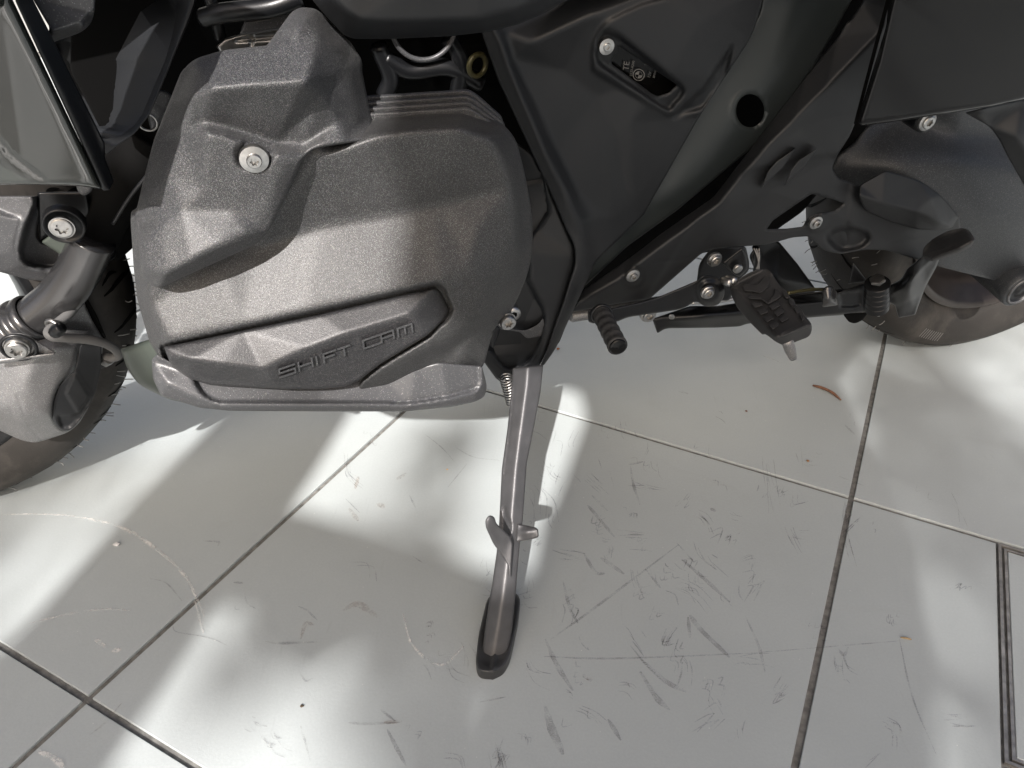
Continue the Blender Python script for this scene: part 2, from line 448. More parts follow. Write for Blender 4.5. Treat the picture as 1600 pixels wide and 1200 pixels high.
for i in range(-6, 8):
    for j in range(-4, 7):
        if i == 0 and j == -1:
            put_tile(slab_mesh(bx0 - J / 2 - .0015, S1 - J), Q + E2 * (J / 2 + (bx0 - J / 2 - .0015) / 2) - E1 * S1 / 2)
            rest = S1 + bx1
            put_tile(slab_mesh(S2 - bx0 - J, rest - J), Q + E2 * (bx0 + (S2 - bx0) / 2) - E1 * (S1 - rest / 2))
            continue
        c = Q + E2 * (i + .5) * S2 + E1 * (j + .5) * S1
        o = put_tile(std, c); o.location.z += random.uniform(-.0003, .0003)
# sunk floor box lid with a double metal lip
bw, bh = S2 - bx0 - J, -bx1 - .004
bc = Q + E2 * (bx0 + bw / 2 + .001) + E1 * (-.002 - bh / 2)
lid = empty('floor_box', tuple(bc), 'stone floor lid in a double metal frame at the right edge', 'floor box')
def bar_frame(name, w_, h_, t_, z0, z1, m_):
    V = []; Fc = []
    for sx, sy in ((w_ / 2, h_ / 2), (w_ / 2 - t_, h_ / 2 - t_)):
        for z in (z0, z1):
            V += [bc + E2 * a * sx + E1 * b * sy + np.array([0, 0, z]) for a, b in ((-1, -1), (1, -1), (1, 1), (-1, 1))]
    for k in range(4):
        n = (k + 1) % 4
        Fc += [(k, n, 4 + n, 4 + k), (8 + n, 8 + k, 12 + k, 12 + n), (4 + k, 4 + n, 12 + n, 12 + k)]
    return link(name, V, Fc, m_, lid, False)
BM = mat('box_metal', (.42, .40, .37), .4, .8, var=.3, vscale=90, dust=.3)
bar_frame('outer_frame', bw, bh, .003, -.003, .0004, BM)
bar_frame('inner_frame', bw - .0115, bh - .0115, .0028, -.003, .0002, BM)
put_tile(slab_mesh(bw - .019, bh - .019), bc + np.array([0, 0, -.0003]), 'lid_slab', lid)

# scuffs and rubbing marks: thin films of dirt on the tiles
def filmmat(name, colr, dens, sc=900.):
    m = bpy.data.materials.new(name); m.use_nodes = True; t = m.node_tree; N = t.nodes; b = N['Principled BSDF']
    b.inputs['Base Color'].default_value = (*colr, 1); b.inputs['Roughness'].default_value = .7
    ge = N.new('ShaderNodeNewGeometry'); n = N.new('ShaderNodeTexNoise'); n.inputs['Scale'].default_value = sc; n.inputs['Detail'].default_value = 4; t.links.new(ge.outputs['Position'], n.inputs['Vector'])
    n2 = N.new('ShaderNodeTexNoise'); n2.inputs['Scale'].default_value = 70; n2.inputs['Detail'].default_value = 3; t.links.new(ge.outputs['Position'], n2.inputs['Vector'])
    ad = N.new('ShaderNodeMath'); ad.operation = 'MULTIPLY'; t.links.new(n.outputs['Fac'], ad.inputs[0]); t.links.new(n2.outputs['Fac'], ad.inputs[1])
    r = N.new('ShaderNodeMapRange'); t.links.new(ad.outputs[0], r.inputs[0]); r.inputs[1].default_value = .16; r.inputs[2].default_value = .36; r.inputs[3].default_value = 0; r.inputs[4].default_value = dens
    t.links.new(r.outputs[0], b.inputs['Alpha']); return m
def strokes(name, items, m):
    V = []; Fc = []
    for k, (pts, wd) in enumerate(items):
        p = catmull([G(a, b) for a, b in pts], 5); n = len(p); T = np.gradient(p, axis=0); T /= np.linalg.norm(T, axis=1)[:, None] + 1e-9
        Nn = np.c_[-T[:, 1], T[:, 0], np.zeros(n)]; b0 = len(V)
        for i in range(n):
            s = wd * (math.sin(math.pi * (i + .3) / (n - .4)) ** .5 if n > 1 else 1) * random.uniform(.7, 1.1); z = .0009 + .00002 * (k % 17)
            V += [(p[i][0] + Nn[i][0] * s, p[i][1] + Nn[i][1] * s, z), (p[i][0] - Nn[i][0] * s, p[i][1] - Nn[i][1] * s, z)]
        for i in range(n - 1): Fc.append((b0 + 2 * i, b0 + 2 * i + 1, b0 + 2 * i + 3, b0 + 2 * i + 2))
    o = link(name, V, Fc, m, floor, False); o['kind'] = 'stuff'; return o
dark = [([(1000, 1050), (1025, 1090), (1046, 1110)], .0030), ([(1000, 1030), (1040, 1065), (1072, 1082)], .0026), ([(985, 1010), (1010, 1040), (1040, 1070)], .0012),
        ([(1078, 962), (1095, 985), (1140, 1028)], .0034), ([(1075, 965), (1078, 998)], .0020), ([(1065, 875), (1100, 905), (1140, 942)], .0026), ([(1058, 850), (1085, 880)], .0013),
        ([(918, 790), (935, 810), (960, 840)], .0026), ([(925, 775), (950, 800)], .0018), ([(912, 865), (930, 895), (945, 897)], .0026), ([(938, 872), (975, 898)], .0030),
        ([(852, 1000), (870, 1040), (895, 1080)], .0028), ([(852, 1105), (862, 1140), (880, 1180)], .0042), ([(880, 910), (890, 950), (903, 975)], .0020), ([(950, 1125), (970, 1158)], .0022),
        ([(1008, 890), (1032, 920)], .0018), ([(985, 730), (990, 760), (1000, 790)], .0018), ([(982, 727), (1005, 722)], .0022), ([(1110, 795), (1118, 800)], .0030),
        ([(1060, 612), (1075, 616)], .0030), ([(665, 680), (690, 700), (710, 722)], .0009), ([(712, 700), (740, 715), (780, 720)], .0008), ([(730, 725), (700, 762)], .0008),
        ([(540, 780), (562, 802)], .0008), ([(645, 870), (660, 880)], .0010), ([(640, 775), (652, 800)], .0012), ([(466, 948), (480, 955), (496, 970)], .0013), ([(415, 1003), (440, 1006), (497, 1004)], .0016),
        ([(468, 1050), (478, 1065), (490, 1060)], .0012), ([(1320, 665), (1335, 680)], .0022), ([(1310, 1015), (1318, 1025), (1325, 1012)], .0016), ([(1405, 1000), (1425, 1090), (1462, 1180)], .0011),
        ([(850, 1027), (960, 1030), (1170, 1022)], .0011), ([(1170, 1022), (1400, 1003)], .0007), ([(860, 1000), (930, 950), (1060, 852)], .0014), ([(1165, 965), (1185, 1010), (1195, 1050)], .0018),
        ([(270, 978), (276, 988), (310, 994), (335, 1000), (360, 1012)], .0008), ([(1310, 745), (1350, 760)], .0008), ([(235, 905), (260, 912), (285, 940)], .0009), ([(318, 846), (342, 848), (340, 855)], .0015),
        ([(750, 1098), (790, 1090)], .0010), ([(605, 1140), (620, 1170), (635, 1198)], .0018), ([(545, 1130), (570, 1132), (625, 1130)], .0016), ([(595, 1110), (618, 1128)], .0012), ([(470, 1135), (485, 1190)], .0010), ([(365, 911), (380, 912)], .0016)]
for _ in range(120):
    cu, cv = rng.normal(1000, 165), rng.normal(880, 150)
    if rng.random() < .3: cu, cv = rng.uniform(380, 1540), rng.uniform(650, 1190)
    if cv < 630 or cv > 1195 or cu > 1550 or cu < 300: continue
    a = rng.normal(.95, .6); ln = abs(rng.normal(0, 26)) + 8; bd = rng.normal(0, 5)
    for _k in range(int(rng.integers(2, 8))):
        ou, ov_ = rng.normal(0, 7, 2); l2 = ln * rng.uniform(.3, 1.1); a2 = a + rng.normal(0, .12)
        dark.append(([(cu + ou, cv + ov_), (cu + ou + math.cos(a2) * l2 / 2 + bd, cv + ov_ + math.sin(a2) * l2 / 2 - bd), (cu + ou + math.cos(a2) * l2, cv + ov_ + math.sin(a2) * l2)], rng.uniform(.00025, .0009)))
strokes('scuff_mark', dark, filmmat('scuff', (.14, .14, .145), .34))
brown = [([(535, 955), (560, 945), (590, 965)], .004), ([(140, 1150), (165, 1130), (190, 1100)], .0012), ([(560, 745), (555, 765)], .003), ([(620, 750), (635, 740)], .003), ([(590, 785), (600, 795)], .004), ([(470, 1000), (478, 975), (490, 978)], .0025), ([(545, 795), (560, 815)], .003), ([(600, 1130), (628, 1128)], .002), ([(910, 1055), (925, 1065)], .003)]
strokes('brown_stain', brown, filmmat('stain', (.32, .22, .14), .25, 500.))
pale = [([(0, 805), (60, 804), (120, 808), (190, 825), (240, 855), (285, 895), (305, 930), (320, 965)], .0022), ([(45, 975), (110, 960), (165, 952), (205, 955)], .0016), ([(150, 1000), (165, 1012)], .003), ([(175, 1018), (190, 1016)], .003), ([(305, 940), (318, 990)], .0014), ([(630, 960), (645, 1010), (690, 1040), (725, 1010)], .0016), ([(60, 1175), (85, 1185), (100, 1200)], .003), ([(1188, 555), (1222, 568)], .0008)]
strokes('pale_smear', pale, filmmat('smear', (.8, .79, .76), .55, 300.))

# unseen wall added beyond the picture to bounce sunlight under the machine
wall = link('bounce_wall', [(-6, 3.9, 0), (5, 3.2, 0), (5, 3.2, 3.2), (-6, 3.9, 3.2), (-6, 4.15, 0), (5, 3.45, 0), (5, 3.45, 3.2), (-6, 4.15, 3.2)], [(0, 1, 2, 3), (5, 4, 7, 6), (3, 2, 6, 7), (0, 3, 7, 4), (1, 5, 6, 2)], mat('render_wall', (.22, .225, .22), .9, bump=.3, bscale=60, var=.05), None, False)
tag(wall, 'grey wall added out of view behind the motorcycle to bounce light', 'wall')
# loose bits lying on the floor
def crumb(name, u, v, sz, colr, label, cat, pts=None):
    m = mat(name + '_surface', colr, .8, bump=.5, bscale=800, var=.3, vscale=200)
    if pts is None:
        V = []; Fc = []; c = G(u, v); n = 7
        for j in range(4):
            for k in range(n):
                t = 2 * math.pi * k / n; ph = (j + .5) / 4 * math.pi; r = sz * random.uniform(.65, 1.1)
                V.append(c + np.array([r * math.sin(ph) * math.cos(t), r * .75 * math.sin(ph) * math.sin(t), sz * .45 + r * .45 * math.cos(ph)]))
        for j in range(3):
            for k in range(n): Fc.append((j * n + k, (j + 1) * n + k, (j + 1) * n + (k + 1) % n, j * n + (k + 1) % n))
        Fc += [tuple(range(n)), tuple(range(4 * n - 1, 3 * n - 1, -1))]
        o = link(name, V, Fc, m, None, False)
    else:
        path = catmull([G(a, b, z) for a, b, z in pts], 5); V, Fc = tube_geo(path, [sz * .6, sz, sz * .9, sz, sz * .5], 7); V[:, 2] = np.maximum(V[:, 2], .0006); o = link(name, V, Fc, m)
    return tag(o, label, cat)
tw = crumb('twig', 0, 0, .0022, (.15, .07, .04), 'brown forked twig lying on the floor below the ribbed footrest', 'twig', [(1270, 602, .002), (1285, 606, .003), (1300, 613, .003), (1314, 625, .002)])
crumb('wood_chip', 0, 0, .0010, (.3, .22, .12), 'short straw-coloured wood chip on the floor left of the floor box', 'wood chip', [(1407, 996, .001), (1416, 997, .002), (1424, 999, .001)])
crumb('crumb', 183, 852, .0045, (.55, .55, .55), 'pale grey crumb on the floor inside the faint white arc', 'crumb')
crumb('grit', 472, 1104, .0022, (.05, .035, .02), 'dark brown grit crumb on the sunlit floor left of the stand foot', 'grit')
crumb('seed', 1262, 721, .0026, (.22, .11, .04), 'small brown seed on the floor left of the joint crossing', 'seed')
crumb('seed', 872, 546, .0035, (.30, .10, .03), 'reddish brown seed on the shaded floor just right of the side stand guard', 'seed')
crumb('seed', 1166, 643, .0022, (.15, .06, .03), 'tiny dark seed on the floor above the long tile joint', 'seed')
crumb('pebble', 699, 734, .0017, (.6, .38, .15), 'tiny orange pebble in the sunlit floor patch left of the stand', 'pebble')

# ------------------------------------------------------------ unseen sheets added behind the viewer to block the sun
SZ = 1.85
def up(p, z=SZ): p = np.array(p, float); return p + SUN * ((z - p[2]) / SUN[2])
def blocker(name, pts, label, cloth, post):
    root = empty(name, tuple(up(pts[0]) * [1, 1, 0]), label, 'shade blocker')
    T = np.array([up(p) for p in pts]); n = len(T); k = n
    V = np.vstack([T, T + [0, 0, .006]]); Fc = [tuple(range(n - 1, -1, -1)), tuple(range(n, 2 * n))] + [(i, (i + 1) % n, n + (i + 1) % n, n + i) for i in range(n)]
    link('blocker_sheet', V, Fc, cloth, root, False)
    for i in post:
        p = T[i]; V2, F2 = tube_geo([(p[0], p[1], .0), (p[0], p[1], SZ + .05)], .02, 12); link('post', V2, F2, M['steel'], root)
    return root
CL = mat('blocker_cloth', (.30, .30, .29), .9, var=.1)
# blocker outlines are set by where their shade should fall on the floor
def g(*uv): return [G(u, v) for u, v in uv]
def el(u, v, L): return P(u, v, L)
blocker('shade_blocker', g((-60, 1075), (30, 990), (170, 833), (340, 655), (400, 607), (470, 572), (540, 535), (513, 512), (513, 490), (580, 470), (600, 530), (565, 570), (548, 645), (500, 725), (452, 800)) + g((640, 852), (760, 898), (850, 905), (865, 1000), (800, 1130), (700, 1060), (620, 1015), (560, 1000), (470, 1060), (400, 1000), (388, 950), (340, 945), (325, 960), (262, 1060), (175, 1200), (60, 1400), (-150, 1300)),
     'grey sheet on posts added out of view, cut to throw the slanting band of shade', CL, (-1, -2))
blocker('shade_blocker', g((835, 960), (824, 925), (840, 850), (847, 815), (864, 792), (915, 652), (905, 615), (850, 602), (806, 583), (818, 540), (824, 509), (818, 480), (850, 430)) + [np.array([.06, 1.41, 0]), np.array([.75, 1.45, 0])] + g((1500, 480), (1340, 545), (1305, 592), (1345, 690), (1400, 790), (1440, 890), (1462, 990), (1461, 1200), (1450, 1500), (700, 1500), (690, 1250), (770, 1120)),
     'grey sheet added out of view, its curved edge cut to shade the floor right of the stand', CL, (-2, -3))

# ============================================================ the motorcycle
bike = empty('motorcycle', (0.0, 0.93, 0.0), 'black and grey touring motorcycle leaning on its side stand over pale floor tiles', 'motorcycle')
def pp(name, ol, ctrl, m, par=None, **k): return panel(name, ol, ctrl, M[m] if isinstance(m, str) else m, bike if par is None else par, **k)

# ---- wheels
def wheel(kind, contact, a, l, R, prof, rimr, side, grooves, hairs, seed):
    LF = np.array([math.sin(a), -math.cos(a), 0]); DD = np.array([math.cos(a), math.sin(a), 0])
    OO = math.cos(l) * LF - math.sin(l) * np.array([0, 0, 1.0]); UU = math.cos(l) * np.array([0, 0, 1.0]) + math.sin(l) * LF
    ax = np.array([contact[0], contact[1], 0]) + R * UU
    ty = lathe(kind + '_tyre', ax, OO, prof, M['tyre'], bike, 160, close=True)
    def tp(ang, w, dr=0.):       # point on the tread: angle from straight down towards the rear
        ps = sorted([(p[0], p[1]) for p in prof if p[1] > rimr + .02]); r = np.interp(w, [p[0] for p in ps], [p[1] for p in ps]) + dr
        return ax + w * OO + r * (math.sin(ang) * DD - math.cos(ang) * UU)
    V = []; Fc = []
    for ang, w0, w1, sl, wd in grooves:
        n = 12; b0 = len(V); pts = []
        for i in range(n + 1):
            t = i / n; s = wd * math.sin(math.pi * (t * .92 + .04)) ** .6
            aa = ang + sl * t + .02 * math.sin(t * 3)
            V += [tp(aa - s, w0 + (w1 - w0) * t, .0006), tp(aa + s, w0 + (w1 - w0) * t, .0006)]
        for i in range(n): Fc.append((b0 + 2 * i, b0 + 2 * i + 1, b0 + 2 * i + 3, b0 + 2 * i + 2))
    if V:
        o = link('tread_groove', V, Fc, M['black'], ty, False); o['kind'] = 'stuff'
    r2 = np.random.default_rng(seed); V = []; Fc = []
    for ang, w in hairs:
        p0 = tp(ang, w, -.001); nrm = tp(ang, w, .01) - tp(ang, w, 0); nrm /= np.linalg.norm(nrm)
        tip = p0 + nrm * r2.uniform(.006, .011) + r2.normal(0, .0016, 3); mid = (p0 + tip) / 2 + r2.normal(0, .0007, 3)
        v, f = tube_geo(catmull([p0, mid, tip], 3), .0006, 5); b0 = len(V); V += list(v); Fc += [tuple(b0 + i for i in q) for q in f]
    o = link('tyre_hair', V, Fc, M['hair'], ty); o['kind'] = 'stuff'
    return ax, OO, UU, DD, ty
rp = [(.066, .222), (.078, .236), (.088, .262), (.0905, .279), (.084, .292), (.068, .302), (.045, .3105), (.02, .315), (0, .3165), (-.02, .315), (-.045, .3105), (-.068, .302), (-.084, .292), (-.0905, .279), (-.088, .262), (-.078, .236), (-.066, .222)]
gr = []
for k in range(-6, 12):
    b = k * .26; gr += [(b, .012, .078, .18, .010), (b + .13, -.012, -.078, .18, .010)]
hr = [(rng.uniform(-1.8, 1.0), rng.choice([-.086, -.06, -.03, .0, .03, .06, .082])) for _ in range(150)]
ax, OO, UU, DD, rty = wheel('rear', (.7107, 1.13), .33, .2, .3165, rp, .216, 1, gr, hr, 3)
rim = lathe('rear_rim', ax, OO, [(.074, .226), (.076, .220), (.070, .214), (.058, .210), (.05, .200), (.02, .192), (-.03, .190), (-.07, .20), (-.076, .22)], M['rim'], bike, 120)
lathe('brake_disc', ax, OO, [(-.02, .14), (-.02, .085), (-.026, .085), (-.026, .14)], M['steel'], rim, 80, close=True)
for k in range(5):
    t = 2 * math.pi * k / 5 + .3; dr = math.sin(t) * DD - math.cos(t) * UU
    tube('spoke', [ax + dr * .05 - OO * .03, ax + dr * .12 - OO * .04, ax + dr * .2 - OO * .03], [.022, .016, .02], M['rim'], rim, 12)
fp = [(.049, .222), (.056, .232), (.062, .25), (.0635, .264), (.058, .279), (.046, .289), (.03, .2955), (.012, .2995), (0, .30), (-.012, .2995), (-.03, .2955), (-.046, .289), (-.058, .279), (-.0635, .264), (-.062, .25), (-.056, .232), (-.049, .222)]
gf = []
for k in range(-2, 14):
    b = k * .17; gf += [(b, .000, .054, .03, .011), (b + .085, -.004, -.05, -.03, .011)]
    if k % 2: gf.append((b + .07, .03, .052, .0, .008))
hf = [(rng.uniform(-.3, 2.2), rng.choice([-.055, -.03, -.012, .006, .03, .05])) for _ in range(120)]
ax2, OO2, UU2, DD2, fty = wheel('front', (-.7146, .706), .29, .218, .30, fp, .214, 1, gf, hf, 5)
rim2 = lathe('front_rim', ax2, OO2, [(.052, .226), (.054, .220), (.048, .214), (.04, .208), (.02, .198), (-.02, .198), (-.048, .214), (-.052, .226)], M['metalblack'], bike, 120)
for k in range(5):
    t = 2 * math.pi * k / 5 + .9; dr = math.sin(t) * DD2 - math.cos(t) * UU2
    tube('spoke', [ax2 + dr * .03, ax2 + dr * .11, ax2 + dr * .205], [.02, .014, .018], M['metalblack'], rim2, 12)
# worn white print on the rear sidewall
V = []; Fc = []
def wallpt(ang, r): return ax + .0905 * OO * (1.0 if r > .26 else .985) + (r) * (math.sin(ang) * DD - math.cos(ang) * UU) + OO * .0012
for k in range(9):
    a0 = -.50 + k * .022; b0 = len(V)
    for (da, r) in ((0, .262), (.006, .262), (.012, .278), (.006, .278)): V.append(wallpt(a0 + da, r))
    Fc.append((b0, b0 + 1, b0 + 2, b0 + 3))
link('sidewall_print', V, Fc, M['print_'], rty, False)

# ---- dark backing sheet: engine block and frame, shade behind the covers painted black
pp('dark_backing', [(170, -70), (1440, -70), (1400, 150), (1352, 200), (1310, 262), (1255, 330), (1195, 372), (1080, 400), (1015, 455), (900, 470), (872, 540), (780, 570), (560, 540), (290, 560), (232, 520), (214, 460), (206, 330), (208, 300), (165, 300), (150, 200)],
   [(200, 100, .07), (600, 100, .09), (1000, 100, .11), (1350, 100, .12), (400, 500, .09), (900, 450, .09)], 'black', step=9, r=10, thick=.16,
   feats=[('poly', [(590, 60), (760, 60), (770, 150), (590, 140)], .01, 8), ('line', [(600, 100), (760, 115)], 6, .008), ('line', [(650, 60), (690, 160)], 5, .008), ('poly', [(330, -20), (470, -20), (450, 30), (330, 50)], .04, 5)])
# intake ring, grommet, throttle body in the gap
def torus(name, c, ax_, R, r, m, par=bike, n=48, a0=0, a1=2 * math.pi):
    u, v, a = frame_of(ax_); ts = np.linspace(a0, a1, n); path = [np.array(c) + R * (math.cos(t) * u + math.sin(t) * v) for t in ts]
    V, Fc = tube_geo(path, r, 10, False); return link(name, V, Fc, m, par)
torus('hose_clamp', P(662, 42, .16), O_, px(45, 662, 42, .16), px(3.6, 662, 42, .16), M['guard'])
torus('grommet', P(746, 102, .16), O_ + .4 * D_, px(15, 746, 102, .16), px(4, 746, 102, .16), M['olive'])
pp('throttle_body', [(338, 72), (352, 60), (382, 52), (440, 42), (446, 50), (428, 76), (345, 84)], .2, 'steel', feats=[('line', [(370, 63), (430, 58)], 2, -.004), ('line', [(395, 55), (393, 70)], 1.5, -.004)], r=3, step=3)
pp('fuel_rail', [(374, 54), (382, 33), (420, 27), (456, 15), (470, 20), (440, 46), (400, 53)], .215, 'guard', r=3, step=3)
for q_ in (((600, 90), (640, 110), (700, 105), (752, 130)), ((590, 70), (610, 120), (600, 150)), ((700, 58), (720, 100), (715, 145))):
    tube('hose', [P(a, b, .15) for a, b in q_], .007, M['metalblack'])
tube('cable', [P(318, 28, .2), P(350, 20, .21), P(420, 12, .22), P(470, -5, .22)], .006, M['metalblack'])
tube('cable', [P(325, -10, .2), P(335, 20, .2), P(345, 60, .19)], .004, M['metalblack'])

# ---- cylinder fins and head cover
for k in range(4):
    dv = k * 9
    pp('cooling_fin', [(560, 150 + dv), (640, 145 + dv), (732, 139 + dv), (744, 146 + dv), (785 + k * 4, 182 + dv), (790, 230), (600, 240)], .27 + k * .012, 'coil', step=5, rnd=(5, .004), thick=.005, r=8)
head_ol = [(205, 330), (212, 326), (250, 300), (300, 150), (560, 150), (580, 186), (640, 180), (720, 174, 20), (783, 190, 24), (806, 216, 16), (820, 270, 20), (831, 330, 20), (833, 385, 20), (826, 425, 20), (811, 462, 10), (796, 492), (778, 508), (771, 515),
           (757, 567), (751, 578), (697, 588, 3), (684, 572, 3), (650, 580, 14), (606, 602, 14), (570, 609), (500, 611), (440, 609), (330, 603), (298, 594), (268, 577, 14), (247, 556, 8), (233, 533, 8), (215, 470), (209, 420), (204, 345, 3)]
head_ctrl = [[(206, 330, .312), (212, 400, .316), (215, 470, .314), (232, 531, .328), (247, 556, .333), (268, 577, .338), (298, 594, .348)],
             [(222, 330, .330), (226, 400, .338), (231, 480, .345), (258, 533, .358), (300, 590, .356), (440, 603, .356), (500, 604, .354)],
             [(226, 400, .335), (330, 400, .335), (400, 388, .3335), (500, 353, .3330), (600, 337, .3330), (680, 322, .3335), (800, 296, .330)],
             (300, 200, .315), (560, 160, .30), [(580, 188, .302), (640, 182, .302), (720, 176, .300), (783, 192, .296), (806, 216, .298), (820, 270, .302), (831, 330, .302), (833, 385, .304), (826, 425, .306), (811, 465, .307), (780, 508, .310)],
             [(588, 208, .3450), (640, 200, .3460), (720, 196, .3455), (765, 214, .341), (785, 250, .335), (800, 296, .330), (806, 380, .333), (794, 450, .331), (772, 510, .320)], (752, 355, .344), (770, 415, .345), (500, 240, .3450), (460, 300, .3400), (700, 262, .3410),
             [(258, 533, .358), (380, 508, .3625), (480, 486, .3645), (600, 460, .3640), (690, 438, .3615), (735, 418, .3560), (757, 450, .3520), (754, 488, .3495), (715, 522, .352), (640, 558, .3555), (600, 580, .3540), (545, 598, .3540), (500, 604, .354)],
             
             [(690, 560, .338), (745, 512, .338), (765, 545, .324)], [(606, 602, .342), (650, 580, .339), (690, 560, .338)], (752, 576, .322), (700, 584, .336), (720, 560, .341), (440, 611, .349), (570, 609, .343)]
recess = [(250, 540), (500, 484), (684, 442, 10), (694, 450, 10), (708, 486, 12), (700, 499, 10), (668, 528), (594, 573), (562, 598), (560, 640), (262, 640), (258, 570)]
head = pp('cylinder_head_cover', head_ol, head_ctrl, 'cover', step=3, blur=6.5, rnd=(5, .004), thick=.07, r=8,
          feats=[('poly', recess, -.016, 1.2), ('line', [(585, 186), (720, 179), (780, 195), (806, 222)], 1.6, .0012)])
plate_ol = [(256, 542, 2), (380, 516), (500, 491), (679, 449, 8), (688, 454, 6), (703, 484, 6), (700, 494, 6), (667, 524, 3), (592, 570, 10), (562, 594, 6), (540, 604), (500, 608), (440, 608), (330, 602), (297, 592), (268, 573)]
plate_ctrl = [[(256, 542, .3520), (380, 516, .3535), (500, 491, .3545), (679, 449, .3525), (688, 454, .3500), (703, 484, .3470), (700, 494, .3470)],
              [(262, 560, .3560), (300, 562, .3640), (350, 569, .3680), (410, 577, .3710), (445, 560, .3705), (480, 544, .3700), (540, 521, .3685), (637, 492, .3650), (649, 496, .3640), (667, 524, .3620)],
              [(410, 577, .3710), (425, 598, .3670)], [(637, 492, .365), (679, 449, .3525)],
              [(268, 573, .348), (297, 588, .353), (330, 595, .356), (387, 598, .3590), (425, 600, .3635), (480, 600, .3615), (545, 595, .3590), (592, 570, .3590), (667, 524, .3600), (700, 494, .3470)]]
plate = pp('valve_cover_insert', plate_ol, plate_ctrl, 'insertm', step=3, blur=2.5, rnd=(5, .005), thick=.012, r=4)
# raised lettering SHIFT CAM, drawn stroke by stroke
GL = {'S': [[(1, 1), (0, 1), (0, .55), (.95, .55), (.95, 0), (0, 0)]], 'H': [[(0, 0), (0, 1)], [(1, 0), (1, 1)], [(0, .5), (1, .5)]], 'I': [[(0, 0), (0, 1)]],
      'F': [[(0, 0), (0, 1), (1, 1)], [(0, .5), (.85, .5)]], 'T': [[(0, 1), (1, 1)], [(.5, 1), (.5, 0)]], 'C': [[(1, 1), (0, 1), (0, 0), (1, 0)]],
      'A': [[(0, 0), (0, .55), (.0, 1), (1, 1), (1, 0)], [(0, .45), (1, .45)]], 'M': [[(0, 0), (0, 1), (1, 1), (1, 0)], [(.5, 1), (.5, .1)]]}
GL['S'] = [[(1, 1), (0, 1), (0, .5), (1, .5), (1, 0), (0, 0)]]
def plate_L(u, v):
    return float(interp_ctrl(plate_ctrl, np.array([[u, 900.], [100., u]]), np.array([[v, 700.], [400., v]]))[0, 0])
LT = [('S', 436, 24), ('H', 466, 21), ('I', 494, 0), ('F', 505, 19), ('T', 528, 18), ('C', 567, 25), ('A', 595, 19), ('M', 621, 22)]
V = []; Fc = []
for ch, u0, wd in LT:
    base_v = 590 - (u0 - 436) * .345
    for st in GL[ch]:
        q = [(u0 + x * wd + (1 - y) * 3 * .6, base_v - x * wd * .345 - y * 12.5) for x, y in st]
        for (a, b) in zip(q[:-1], q[1:]):
            a = np.array(a); b = np.array(b); d = (b - a) / (np.linalg.norm(b - a) + 1e-6); nn = np.array([-d[1], d[0]]) * 1.45; a2, b2 = a - d * 1.3, b + d * 1.3
            b0 = len(V)
            for hgt, sc in ((-.0015, 1.3), (.0022, .9)):
                for pnt in (a2 + nn * sc, a2 - nn * sc, b2 - nn * sc, b2 + nn * sc): V.append(P(pnt[0], pnt[1], plate_L(pnt[0], pnt[1]) + hgt + .0004))
            Fc += [(b0 + 4, b0 + 5, b0 + 6, b0 + 7)] + [(b0 + i, b0 + (i + 1) % 4, b0 + 4 + (i + 1) % 4, b0 + 4 + i) for i in range(4)]
link('lettering', V, Fc, M['guard'], plate, False, label='raised letters reading SHIFT CAM')

